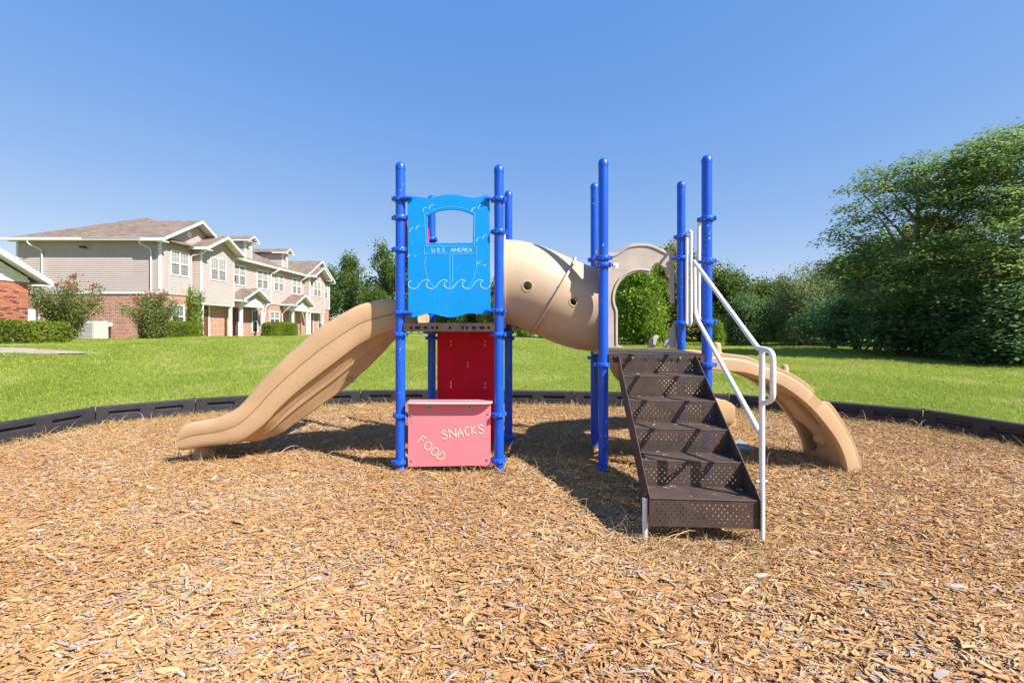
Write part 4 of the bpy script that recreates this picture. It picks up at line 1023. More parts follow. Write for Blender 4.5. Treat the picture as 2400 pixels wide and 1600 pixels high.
# bay posts, porch beams and posts
def post_w(x, y, z1, s=.075):
    b = MB(); b.box((x-s, y-s, .45), (x+s, y+s, z1)); b.box((x-s-.02, y-s-.02, .45), (x+s+.02, y+s+.02, .80)); b.box((x-s-.02, y-s-.02, z1-.1), (x+s+.02, y+s+.02, z1)); b.build('porch_post', M['white_trim'], HB)
for y in (26.72, 29.45, 41.0, 43.8): post_w(XBY-.09, y, 2.775)
for c, h in ((31.4, 1.35), (38.5, 1.35)):
    b = MB(); z0, z1 = 2.78, 3.26; xf = -18.3
    b.box((XF, c-h, z0), (xf, c-h+.16, z1)); b.box((XF, c+h-.16, z0), (xf, c+h, z1)); b.box((xf-.16, c-h+.161, z0), (xf-.001, c+h-.161, z1))
    b.add([(xf-.05, c-h, z1), (xf-.05, c+h, z1), (xf-.05, c, z1+.62), (xf-.12, c-h, z1), (xf-.12, c+h, z1), (xf-.12, c, z1+.62)], [(0, 1, 2), (3, 4, 5), (0, 1, 4, 3), (1, 2, 5, 4), (2, 0, 3, 5)])
    b.build('porch_beam', M['white_trim'], HB, each=True)
    b = MB(); siding(b, (xf-.04, 0, 0), Yv, X, lambda z: (c-(4.02-z)/.5, c+(4.02-z)/.5), z1, 4.0); b.build('porch_gable', M['siding'], HB)
    post_w(xf-.085, c-h+.08, 2.78); post_w(xf-.085, c+h-.08, 2.78)
# downspouts
def spout(pts, name='downspout'):
    b = MB(); b.tube(fillet(pts, .12, 5), .04, 10); b.build(name, M['white_trim'], HB, smooth=True)
spout([(-25.95, YN-.46, 5.98), (-25.95, YN-.40, 5.85), (-25.55, YN-.08, 5.55), (-25.55, YN-.08, 3.45), (-25.75, YN-.05, 3.25), (-25.75, YN-.05, .75)])
spout([(-19.95, YN-.46, 5.98), (-19.95, YN-.40, 5.85), (-19.62, YN-.08, 5.6), (-19.62, YN-.08, 3.4), (-19.75, YN-.05, 3.2), (-19.75, YN-.05, .75)])
spout([(-18.05, 26.35, 6.03), (-18.3, 26.40, 5.8), (-19.10, 26.42, 5.6), (-19.10, 26.42, .8)])
spout([(-18.72, 30.1, 6.0), (-18.9, 30.0, 5.8), (-19.1, 29.75, 5.75), (-19.1, 29.75, 4.0)])
spout([(-18.72, 35.7, 6.0), (-18.8, 35.5, 5.85), (-19.12, 35.2, 5.6), (-19.12, 35.2, 3.3), (-19.05, 34.3, 2.9), (-19.1, 34.0, .8)])
spout([(-18.72, 40.5, 6.0), (-18.8, 40.4, 5.85), (-19.12, 40.2, 5.6), (-19.12, 40.2, .8)])
spout([(-18.2, 33.1, 3.2), (-18.4, 33.1, 2.9), (-19.1, 33.9, 2.6), (-19.1, 33.9, .8)])
spout([(-18.2, 36.7, 3.25), (-18.6, 36.75, 2.9), (-19.1, 36.9, 2.5), (-19.1, 36.9, .8)])
# flood light on the end wall
b = MB(); p = at(197, 579, YN-.06); b.box((p.x-.05, YN-.08, p.z-.04), (p.x+.05, YN-.012, p.z+.06)); b.tube([(p.x-.16, YN-.16, p.z-.0), (p.x-.05, YN-.08, p.z+.02)], [.07, .03], 10); b.tube([(p.x+.16, YN-.18, p.z-.03), (p.x+.05, YN-.08, p.z+.02)], [.07, .03], 10); b.build('flood_light', M['dark'], HB, smooth=True)

# ------------------------------------------------------------------ low brick building at the left edge
LB = thing('brick_building', 'low red brick building with white gable left of the large apartment building', 'building', (-22, 13.5, .7))
XW, YE = -18.55, 17.0
b = MB(); b.box((XW-6, 10.0, .4), (XW-.012, YE, 3.10)); lw_ = b.build('brick_wall', M['mortar'], LB)
bl, bh, bt = .188, .053, .10; bm_ = MB(); bm_.box((-.012, -bl/2, 0), (.012, bl/2, bh)); brick_me = bm_.mesh('brick', M['brick'])
z = .95; row = 0
while z < 3.05:
    y = YE-(.0 if row % 2 else .0); first = True
    yy = YE
    while yy > 15.45:
        L = .1 if (row % 2 and first) else bl
        if L == bl: link('brick', brick_me, lw_, (XW+random.uniform(-.003, .003), yy-bl/2, z))
        else:
            o = link('brick', brick_me, lw_, (XW, yy-L/2, z)); o.scale = (1, L/bl, 1)
        yy -= L+.0145; first = False
    z += .0675; row += 1
def lgab(z): return (max(9.6, 13.5-(5.15-z)/.55), min(17.0, 13.5+(5.15-z)/.55))
b = MB(); siding(b, (XW+.01, 0, 0), Yv, X, lgab, 3.10, 5.1, .14); b.build('gable_siding', M['white_siding'], LB)
b = MB()
b.slab([(XW-6.4, 17.45, 3.16), (XW+.5, 17.45, 3.16), (XW+.5, 13.5, 5.33), (XW-6.4, 13.5, 5.33)], .05); b.slab([(XW-6.4, 13.5, 5.33), (XW+.5, 13.5, 5.33), (XW+.5, 9.55, 3.16), (XW-6.4, 9.55, 3.16)], .05)
ro = b.build('roof', M['shingle'], LB, uv=True)
f = MB()
for s in (-1, 1):
    A = Vector((XW+.5, 13.5+s*3.96, 3.14)); P = Vector((XW+.5, 13.5, 5.31)); d = Vector((0, 0, -.20)); w = Vector((.03, 0, 0))
    f.add([A, P, P+d, A+d, A+w, P+w, P+d+w, A+d+w], [(0, 1, 2, 3), (4, 5, 6, 7), (0, 1, 5, 4), (1, 2, 6, 5), (2, 3, 7, 6), (3, 0, 4, 7)])
f.box((XW-6.4, 17.44, 2.97), (XW+.5, 17.49, 3.15)); f.build('fascia', M['white_trim'], ro, each=True)
f = MB(); k = Vector((0, 0, -.09)); f.add([Vector((XW+.49, 17.45, 3.16))+k, Vector((XW+.49, 13.5, 5.33))+k, Vector((XW+.0, 13.5, 5.33))+k, Vector((XW, 17.45, 3.16))+k], [(0, 1, 2, 3)]); f.box((XW-.05, 16.95, 2.93), (XW+.5, 17.43, 2.98)); f.build('gable_soffit', M['white_siding'], ro, each=True)
f = MB(); f.box((XW+.0, 15.0, 3.06), (XW+.045, 17.02, 3.16)); f.build('frieze_board', M['white_trim'], LB)

# small fixtures
AC = thing('air_conditioner', 'pale grey outdoor air conditioner on the grass by the end brick wall', 'air conditioner', (-22, 23.2, .7))
b = MB(); b.box((-22.42, 22.75, .68), (-21.40, 23.65, .74)); b.build('pad', M['dark'], AC)
b = MB(); b.box((-22.38, 22.8, .74), (-21.45, 23.6, 1.68)); b.build('casing', M['ac'], AC, bevel=.04)
for k in range(11):
    b = MB(); z = .86+k*.068; b.box((-22.36, 22.785, z), (-21.56, 22.81, z+.034)); b.build('louvre', M['ac'], AC)
b = MB(); b.lathe((-21.92, 23.2, 1.68), [(.38, 0), (.38, .02), (.35, .025), (.02, .03)], 20); b.build('fan_guard', M['dark'], AC)
MT = thing('meter_box', 'small white electrical box with conduit on the end brick wall', 'electrical box', (-21.9, 24.15, 1.2))
p = at(255.5, 760.5, 24.1); b = MB(); b.box((p.x-.07, 24.1, p.z-.11), (p.x+.07, 24.225, p.z+.11)); b.build('casing', M['white_trim'], MT, bevel=.01)
b = MB(); b.tube([(p.x, 24.17, p.z-.11), (p.x, 24.17, .75)], .02, 8); b.build('conduit', M['dark'], MT, smooth=True)
UB = thing('utility_box', 'tall white utility cabinet beside the low brick building corner', 'utility box', (-18.6, 17.3, .7))
b = MB(); p = at(71, 725, 17.3); b.box((p.x-.12, 17.15, .6), (p.x+.10, 17.4, 2.05)); b.build('casing', M['white_trim'], UB, bevel=.015)
b = MB(); b.box((p.x+.10, 17.18, .9), (p.x+.105, 17.37, 1.9)); b.build('door', M['white_trim'], UB)

# sidewalk draped on the lawn
V = []; F = []; cl = catmull([(-24, 12.2, 0), (-18, 11.7, 0), (-14.5, 11.4, 0), (-12.9, 11.5, 0), (-11.4, 11.9, 0)], 10)
for i, p in enumerate(cl):
    t = (cl[min(i+1, len(cl)-1)]-cl[max(i-1, 0)]).normalized(); s = Vector((-t.y, t.x, 0))
    wp = .9*min(1, (len(cl)-1-i)/14+.06)
    for k in (-1, -.5, 0, .5, 1):
        q = p+s*(k*wp); V.append((q.x, q.y, float(ground_z(q.x, q.y))+.03))
for i in range(len(cl)-1):
    for k in range(4): F.append((i*5+k, i*5+k+1, i*5+k+6, i*5+k+5))
b = MB(); b.v = V; b.f = F; o = b.build('sidewalk', M['concrete'], smooth='all'); tag(o, 'pale concrete path crossing the lawn at left', kind='structure')
# ground cloth patch
b = MB(); pts = [at(1718, 1060, 4.72), at(1722, 1036, 5.05), at(1733, 1030, 5.2), at(1748, 1040, 5.0), at(1768, 1057, 4.75), at(1745, 1060, 4.72)]
vs = [(p.x, p.y, .035+.01*(i % 2)) for i, p in enumerate(pts)]+[(p.x*.997, p.y, -.01) for p in pts]; n = len(pts)
b.add(vs, [tuple(range(n)), tuple(range(2*n-1, n-1, -1))]+[(i, n+i, n+(i+1) % n, (i+1) % n) for i in range(n)])
o = b.build('ground_cloth', M['cloth'], bevel=.01); tag(o, 'bare grey blue ground cloth showing through the chips behind the stairs', 'ground cloth')

# ------------------------------------------------------------------ foliage
def leaf_quads(P, D, N, size, asp=.5):
    """diamond leaves: base at P, pointing D, flat normal N"""
    D = D/np.linalg.norm(D, axis=1, keepdims=True); S = np.cross(D, N); S /= np.linalg.norm(S, axis=1, keepdims=True)+1e-9
    sz = size[:, None]; a = P; b = P+D*sz*.45+S*sz*asp*.5; c = P+D*sz; d = P+D*sz*.45-S*sz*asp*.5
    V = np.stack([a, b, c, d], 1).reshape(-1, 3); F = np.arange(len(V)).reshape(-1, 4); return V, F
def unit(n, r=rng):
    v = r.normal(size=(n, 3)); return v/np.linalg.norm(v, axis=1, keepdims=True)
def crown_mesh(name, m, lobes, clumps, per, leaf, spread=.34, asp=.6, flat=1.0, up=.5, seed=1, shell=.55):
    r = np.random.default_rng(seed)
    L = np.array(lobes, float)         # x, y, z, rx, rz
    w = L[:, 3]**2; idx = r.choice(len(L), clumps, p=w/w.sum())
    d = unit(clumps, r); rad = r.uniform(shell, 1.0, clumps)**.7
    cen = L[idx, :3]+d*rad[:, None]*np.stack([L[idx, 3], L[idx, 3], L[idx, 4]], 1)
    ct = np.clip(r.normal(.45, .2, clumps), 0, 1)
    n = clumps*per; ci = np.repeat(np.arange(clumps), per)
    off = r.normal(size=(n, 3))*spread*np.array([1, 1, flat])
    P = cen[ci]+off
    out = P-L[idx[ci], :3]; out /= np.linalg.norm(out, axis=1, keepdims=True)+1e-9
    D = unit(n, r)+out*.5+np.array([0, 0, -.25]); N = unit(n, r)+np.array([0, 0, up])+out*.3
    V, F = leaf_quads(P, D, N, leaf*r.uniform(.7, 1.3, n), asp)
    tint = np.clip(ct[ci]+r.normal(0, .14, n), 0, 1)
    return fast_mesh(name, V, F, m, tint), cen
def trunk_mesh(name, m, H, r0, cen, lobes, nb=10, seed=1, tops=None):
    rd = random.Random(seed); b = MB()
    pts = [Vector((rd.gauss(0, .02)*H*.3*(k/6), rd.gauss(0, .02)*H*.3*(k/6), -.3+(H*.82+.3)*k/6)) for k in range(7)]
    b.tube(pts, [r0*(1.25 if k == 0 else 1)*(1-.8*k/6) for k in range(7)], 8)
    for l in lobes:
        c = Vector(l[:3]); z0 = max(H*.18, c.z-abs(c.x)-abs(c.y)-.3); k = min(max((z0+.3)/(H*.82+.3)*6, 0), 5.9); i = int(k); s = pts[i].lerp(pts[i+1], k-i)
        mid = s.lerp(c, .5)+Vector((rd.gauss(0, .15), rd.gauss(0, .15), -.15)); b.tube([s, mid, c], [r0*.42, r0*.28, r0*.10], 6)
    for q in range(nb*4):
        j = rd.randrange(len(cen)); c = Vector(cen[j]); l = min(lobes, key=lambda t: (Vector(t[:3])-c).length); s = Vector(l[:3])
        b.tube([s, s.lerp(c, .55)+Vector((rd.gauss(0, .08), rd.gauss(0, .08), rd.gauss(0, .08))), c], [r0*.13, r0*.09, r0*.03], 4)
    return b.mesh(name, m, True)
def mk_lobes(H, Rr, h0, n, seed):
    r = random.Random(seed); out = []
    for k in range(n):
        f = (k+.5)/n; z = h0+(H-h0)*(.12+.72*f); ww = math.sin(math.pi*min(.95, .18+.72*(1-f)))**.7*Rr
        a = k*2.4+r.uniform(-.4, .4); rad = ww*r.uniform(.35, .62); lr = Rr*r.uniform(.36, .52)*(1-.35*f)
        out.append((rad*math.cos(a), rad*math.sin(a), z, lr, lr*r.uniform(.65, .9)))
    out.append((0, 0, H-Rr*.38, Rr*.36, Rr*.38)); return out
def tree(name, label, cat, x, y, crown, trunk, rot=0, scale=1.0, group=None, sink=.05, sz=None):
    z = float(ground_z(x, y))-sink
    t = thing(name, label, cat, (x, y, z), group); t.rotation_euler = (0, 0, rot); t.scale = (scale, scale, sz or scale)
    for nm, me in (('trunk', trunk), ('crown', crown)):
        o = bpy.data.objects.new(nm, me); C.objects.link(o); o.parent = t
    return t
KIND = {}
def kind(key, H, Rr, h0, nl, m, bark, clumps, per, leaf, spread, seed, r0=.16, asp=.6, flat=1.0, nb=8):
    lb = mk_lobes(H, Rr, h0, nl, seed); cm, cen = crown_mesh('crown', M[m], lb, clumps, per, leaf, spread, asp, flat, seed=seed)
    KIND[key] = (cm, trunk_mesh('trunk', M[bark], H, r0, cen, lb, nb, seed))
kind('open', 10, 2.5, 1.5, 11, 'leaf_mid', 'bark_pale', 150, 46, .26, .28, 3, .17, nb=14)
kind('open2', 10, 2.7, 1.2, 12, 'leaf_mid', 'bark', 210, 50, .26, .30, 4, .17)
kind('dense', 6, 2.6, .3, 12, 'leaf_mid', 'bark', 330, 70, .19, .30, 5)
kind('dense2', 6, 2.4, .2, 12, 'leaf_olive', 'bark', 320, 70, .19, .30, 6)
kind('bright', 4.8, 2.0, .1, 13, 'leaf_bright', 'bark', 300, 60, .17, .24, 7)
kind('grey', 5, 2.3, .1, 12, 'leaf_grey', 'bark_pale', 320, 75, .15, .26, 8, asp=.4)
kind('dark', 5, 2.4, .0, 12, 'leaf_dark', 'bark', 330, 70, .18, .28, 9)
TG = 'trees along the far edge of the lawn'
def ptx(px, Y): return (px-1200)/F_*Y
def T(key, px, Y, label, H, base, name='tree', rot=None, wide=1.0, grp=TG):
    s = H/base; t = tree(name, label, 'tree', ptx(px, Y), Y, *KIND[key], rot=random.uniform(0, 6.28) if rot is None else rot, scale=s*wide, group=grp, sz=s)
    return t
T('open2', 818, 54, 'round green tree just beyond the far end of the apartment building', 9.8, 10, rot=1.0, wide=.92)
T('open', 898, 50, 'tall open tree with bare limbs left of the ship tower', 10.6, 10, rot=.4, wide=.92)
T('open2', 965, 47, 'green tree hidden mostly behind the bright blue ship panel', 9.3, 10, rot=3.1)
T('open2', 765, 60, 'distant green tree peeping past the apartment roof end', 9.0, 10, rot=2.2)
T('dense', 880, 44, 'low bushy tree behind the top of the tan slide', 4.6, 6, rot=.7)
T('dense2', 1030, 40, 'olive tree low behind the blue ship panel base', 5.0, 6)
T('dense', 1095, 38, 'low green tree seen below the ship panel', 4.6, 6)
T('dense2', 1170, 36, 'bushy olive tree between tower posts left of the tunnel', 4.6, 6)
T('bright', 1228, 33, 'small yellow-green bush under the tunnel', 2.6, 4.8, name='bush')
T('dense', 1270, 37, 'green tree hidden behind the tunnel', 5.6, 6)
T('dense', 1345, 33, 'green tree behind the lower end of the tunnel', 5.3, 6, rot=2.0)
T('dense', 1420, 31, 'dark green tree left of the keyhole opening', 5.2, 6, rot=4.0)
T('bright', 1500, 24, 'bright yellow-green leafy tree framed by the keyhole arch', 4.4, 4.8, rot=.3, wide=1.05)
T('dense2', 1580, 28, 'olive tree with yellowing top behind the rear blue post and grab rail', 6.2, 6, rot=1.3, wide=.8)
T('dense2', 1640, 30, 'olive tree behind the right front blue post', 5.6, 6, rot=2.4, wide=.9)
T('dense', 1700, 29, 'rounded green tree right of the handrail top', 4.9, 6, rot=5.0)
T('bright', 1675, 23.5, 'small bright green bush at the lawn edge right of the handrail', 1.5, 4.8, name='bush')
T('dense', 1785, 31, 'green tree in the low part of the tree line', 4.4, 6, rot=.2)
T('dark', 1755, 25, 'dark low bush at the lawn edge behind the climber', 2.9, 5, name='bush', rot=1)
T('dense2', 1835, 32, 'small tree with orange tinged leaves behind the grey-green tree', 4.5, 6, rot=3.3)
T('grey', 1885, 24, 'grey-green tree left of the big right hand trees', 4.3, 5, rot=1.1)
T('bright', 1975, 31, 'yellow-green tree glimpsed behind the big leaning branches', 5.6, 4.8, rot=2.0)
T('dense', 2060, 26, 'green tree deep behind the big right hand trees', 6.5, 6)
T('dense2', 2190, 22, 'olive tree behind the tall right hand tree', 6.5, 6, rot=1.9)

# big broad trees at the right
def tier_mesh(name, m, cen, per, leaf, spread, seed, ct, asp=.5):
    r = np.random.default_rng(seed); k = len(cen); n = k*per; ci = np.repeat(np.arange(k), per)
    q = r.normal(size=(n, 3))*np.array(spread); q[:, 2] -= .35*(q[:, 0]**2+q[:, 1]**2)
    P = cen[ci]+q; a = np.arctan2(q[:, 1], q[:, 0])+r.normal(0, .7, n); D = np.stack([np.cos(a), np.sin(a), r.uniform(-.6, .2, n)], 1)
    N = np.stack([r.normal(0, .45, n), r.normal(0, .45, n), np.ones(n)], 1)
    V, F = leaf_quads(P, D, N, leaf*r.uniform(.65, 1.35, n), asp)
    return fast_mesh(name, V, F, m, np.clip(ct[ci]+r.normal(0, .12, n), 0, 1))
def big_tree(label, x, y, lobes, clumps, per, m, seed, H, r0, group=None, leaf=.135):
    r = np.random.default_rng(seed); Lb = np.array(lobes, float); w = Lb[:, 3]**2; idx = r.choice(len(Lb), clumps, p=w/w.sum())
    d = unit(clumps, r); rad = np.where(r.uniform(0, 1, clumps) < .15, r.uniform(1.0, 1.26, clumps), r.uniform(.4, 1.0, clumps)**.7); cen = Lb[idx, :3]+d*rad[:, None]*np.stack([Lb[idx, 3], Lb[idx, 3], Lb[idx, 4]], 1)
    cen = cen[cen[:, 2] > .15]; ct = np.clip(r.normal(.45, .22, len(cen)), 0, 1)
    cm = tier_mesh('crown', M[m], cen, per, leaf, (.25, .25, .085), seed, ct, .42); tm_ = trunk_mesh('trunk', M['bark_pale'], H, r0, cen, lobes, 26, seed)
    return tree('broad_tree', label, 'tree', x, y, cm, tm_, group=group)
BG = 'big broad trees at the right'
# lobes in metres relative to the trunk base: (x, y, z, horizontal radius, vertical radius)
big_tree('broad tree with layered branches reaching left over the lawn', ptx(2150, 15.5), 15.5,
         [(-2.7, -.3, 3.15, .8, .3), (-2.2, .0, 4.2, .9, .5), (-1.9, -.5, 5.0, .8, .5), (-1.75, .2, 5.75, .7, .45), (-1.0, .2, 6.2, .9, .5), (-.2, -.2, 6.3, 1.1, .55), (.9, .0, 6.3, 1.2, .55), (.1, -.9, 5.2, 1.3, .7), (-1.2, -.6, 3.4, 1.4, .7), (.8, -.6, 4.4, 1.5, .9), (.2, -1.0, 3.2, 1.4, .8), (-.9, -.8, 2.2, 1.4, .8), (1.3, -.5, 5.6, 1.2, .7), (-1.9, -.3, 2.4, 1.1, .6), (.9, -.9, 2.2, 1.5, .8)],
         430, 88, 'leaf_layered', 21, 6.9, .16, BG)
big_tree('tallest leafy tree with pale branches farthest right, rising above all others', ptx(2370, 13.6), 13.6,
         [(-.8, .2, 6.55, .8, .42), (.2, .0, 6.8, 1.0, .45), (-1.5, -.2, 5.95, .9, .45), (-.6, -.4, 6.0, 1.2, .6), (.8, -.2, 6.6, 1.3, .7), (-1.2, -.4, 5.0, 1.2, .6), (.2, -.7, 4.9, 1.3, .7), (-.7, -.8, 3.9, 1.3, .7), (.9, -.6, 3.6, 1.4, .8), (-.2, -.9, 2.8, 1.4, .7), (1.4, -.2, 5.2, 1.3, .8), (-1.4, -.6, 2.9, 1.2, .7), (.5, -.9, 1.8, 1.4, .7), (-.9, -.9, 1.8, 1.3, .7)],
         420, 88, 'leaf_layered', 22, 7.6, .15, BG)
# dark understorey along the foot of the big trees
SG = 'dark shrubs under the big broad trees'
def shrub(px, Y, H, W, label, seed, m='leaf_dark'):
    r = random.Random(seed); lobes = [(r.uniform(-.7, .7)*W, r.uniform(-.3, .3)*W, H*r.uniform(.25, .75), W*r.uniform(.35, .5), H*r.uniform(.25, .35)) for _ in range(7)]
    rg = np.random.default_rng(seed); Lb = np.array(lobes); idx = rg.choice(7, 80); d = unit(80, rg); cen = Lb[idx, :3]+d*np.stack([Lb[idx, 3], Lb[idx, 3], Lb[idx, 4]], 1)*rg.uniform(.5, 1, 80)[:, None]; cen = cen[cen[:, 2] > .05]
    cm = tier_mesh('crown', M[m], cen, 90, .14, (.24, .24, .12), seed, np.clip(rg.normal(.4, .2, len(cen)), 0, 1), .55); b = MB()
    for l in lobes: b.tube([(0, 0, -.1), (l[0]*.4, l[1]*.4, l[2]*.5), l[:3]], [.05, .035, .012], 5)
    tree('shrub', label, 'shrub', ptx(px, Y), Y, cm, b.mesh('stem', M['bark'], True), group=SG)
shrub(2010, 17.8, 2.6, 1.6, 'dark shrub at the left foot of the broad layered tree', 31)
shrub(2110, 15.2, 2.3, 1.5, 'dark shrub before the trunk of the broad layered tree', 32)
shrub(2215, 13.7, 2.3, 1.4, 'dark shrub between the two biggest trees', 33)
shrub(2310, 12.7, 2.2, 1.3, 'dark shrub before the tallest leafy tree', 34)
shrub(2400, 12.0, 2.2, 1.3, 'rightmost dark shrub under the tallest leafy tree', 35)
shrub(2160, 17.2, 4.0, 2.0, 'tall dark shrub behind the broad layered tree', 36)
shrub(2290, 15.6, 4.2, 2.0, 'tall dark shrub behind the tallest leafy tree', 37)
shrub(1955, 20.5, 2.8, 1.6, 'dark shrub between the grey-green tree and the big trees', 38)

# clipped hedges
def hedge(x0, x1, y0, y1, h, label, seed):
    r = np.random.default_rng(seed); zc = float(ground_z((x0+x1)/2, (y0+y1)/2)); W = np.array([x1-x0, y1-y0, h]); c0 = np.array([x0, y0, zc-.05])
    A = [W[0]*W[2]*1.2, W[0]*W[2], W[1]*W[2]*1.4, W[1]*W[2]*.6, W[0]*W[1]]; n = int(sum(A)*620); face = r.choice(5, n, p=np.array(A)/sum(A)); q = r.uniform(0, 1, (n, 3))
    q[face == 0, 1] = 0; q[face == 1, 1] = 1; q[face == 2, 0] = 1; q[face == 3, 0] = 0; q[face == 4, 2] = 1
    nr = np.zeros((n, 3)); nr[face == 0, 1] = -1; nr[face == 1, 1] = 1; nr[face == 2, 0] = 1; nr[face == 3, 0] = -1; nr[face == 4, 2] = 1
    cc = np.abs(q-.5)*2; rnd = (np.sort(cc, 1)[:, 1]**6)[:, None]*.10
    P = c0+q*W-(q-.5)*2*rnd+nr*(r.normal(0, .045, n)-.02)[:, None]
    D = unit(n, r)+nr*.6+np.array([0, 0, .35]); V, F = leaf_quads(P, D, unit(n, r)+nr, r.uniform(.06, .12, n), .55)
    tn = np.clip(.4+.25*np.sin(P[:, 0]*3+P[:, 1]*2.3)*np.sin(P[:, 2]*4)+r.normal(0, .18, n), 0, 1)
    t = thing('hedge', label, 'hedge', ((x0+x1)/2, (y0+y1)/2, zc), 'clipped green hedges by the buildings')
    me = fast_mesh('foliage', V-np.array([(x0+x1)/2, (y0+y1)/2, zc]), F, M['leaf_hedge'], tn); o = bpy.data.objects.new('foliage', me); C.objects.link(o); o.parent = t
    b = MB(); b.box((x0+.1, y0+.1, zc-.1), (x1-.1, y1-.1, zc+h-.12)); cr_ = b.build('inner_twigs', M['bark'], t)
hedge(-18.4, -17.65, 14.2, 17.9, .84, 'clipped hedge along the low brick building with the white gable', 41)
hedge(-18.95, -18.15, 22.4, 26.2, .9, 'clipped hedge behind the flowering shrub at the building corner', 42)
hedge(-18.0, -17.15, 31.7, 35.7, 1.0, 'clipped hedge between the two apartment porches', 43)

# crape myrtles with crimson flowers
def myrtle(x, y, H, W, label, seed, stems=26):
    r = np.random.default_rng(seed); rd = random.Random(seed); z = float(ground_z(x, y)); t = thing('crape_myrtle', label, 'shrub', (x, y, z), 'flowering shrubs by the apartment building')
    b = MB(); P = []; Dr = []; tips = []
    for s in range(stems):
        a = rd.uniform(0, 6.28); lean = rd.uniform(.1, 1)**.8*W; h = H*rd.uniform(.55, 1.0)*(1-.25*lean/W*.8); e = Vector((lean*math.cos(a), lean*math.sin(a), h)); m_ = Vector((e.x*.35, e.y*.35, h*.5))
        pts = catmull([Vector((e.x*.06, e.y*.06, -.1)), m_, e+Vector((rd.gauss(0, .06), rd.gauss(0, .06), 0))], 8); b.tube(pts, [.022*(1-.8*k/(len(pts)-1)) for k in range(len(pts))], 5); tips.append(pts[-1])
        for k in range(3, len(pts)):
            f = k/(len(pts)-1)
            for _ in range(27): 
                q = pts[k]+Vector((rd.gauss(0, .13), rd.gauss(0, .13), rd.gauss(0, .12))); P.append(q)
            if rd.random() < .5:
                q = pts[k]; d = Vector((rd.gauss(0, 1), rd.gauss(0, 1), .6)).normalized()*rd.uniform(.15, .35); b.tube([q, q+d], [.008, .003], 4)
                for _ in range(14): P.append(q+d*rd.uniform(.3, 1.1)+Vector((rd.gauss(0, .05), rd.gauss(0, .05), rd.gauss(0, .05))))
    P = np.array([tuple(p) for p in P]); P = P[P[:, 2] > .12]; n = len(P); V, F = leaf_quads(P, unit(n, r)+np.array([0, 0, .3]), unit(n, r)+np.array([0, 0, .6]), r.uniform(.06, .12, n), .5)
    tn = np.clip(.15+.5*P[:, 2]/H+r.normal(0, .2, n), 0, 1)*0+np.clip(r.normal(.42, .24, n), 0, 1)
    for nm, me in (('stems', b.mesh('stems', M['bark_pale'], True)), ('foliage', fast_mesh('foliage', V, F, M['leaf_myrtle'], tn))):
        o = bpy.data.objects.new(nm, me); C.objects.link(o); o.parent = t
    tips.sort(key=lambda p: -p.z)
    for p in tips[:9]:
        k = 45; Q = np.array(tuple(p))+r.normal(0, .05, (k, 3)); V, F = leaf_quads(Q, unit(k, r), unit(k, r), r.uniform(.04, .07, k), .8)
        o = bpy.data.objects.new('flower_cluster', fast_mesh('flower_cluster', V, F, M['petal'], r.uniform(0, 1, k))); C.objects.link(o); o.parent = t
myrtle(ptx(157, 20.2), 20.2, 3.15, 1.65, 'tall flowering shrub with red blooms before the air conditioner', 51, 30)
myrtle(ptx(355, 22.0), 22.0, 2.6, 1.3, 'smaller flowering shrub with few red blooms at the building corner', 52, 26)
# climbing vine on the porch posts
t = thing('climbing_vine', 'green vine climbing the white porch post and downspout of the apartment building', 'vine', (-18.8, 26.5, .7))
P = []; r = np.random.default_rng(61); b = MB()
for (x, y, zt_) in ((-18.62, 26.62, 3.3), (-19.02, 26.35, 3.6), (-18.7, 26.2, 3.2)):
    pts = [Vector((x+.07*math.sin(k*1.3), y-.1+.07*math.cos(k*1.7), .6+(zt_-.6)*k/12)) for k in range(13)]; b.tube(pts, .012, 4)
    for p in pts:
        for _ in range(42): P.append((p.x+r.normal(0, .10), p.y+r.normal(0, .10), p.z+r.normal(0, .13)))
b.build('stems', M['bark'], t, smooth=True); P = np.array(P); n = len(P); V, F = leaf_quads(P, unit(n, r), unit(n, r)+np.array([.5, -.5, .4]), r.uniform(.07, .13, n), .75)
o = bpy.data.objects.new('foliage', fast_mesh('foliage', V-np.array([-18.8, 26.5, .7]), F, M['leaf_bright'], np.clip(r.normal(.4, .25, n), 0, 1))); C.objects.link(o); o.parent = t

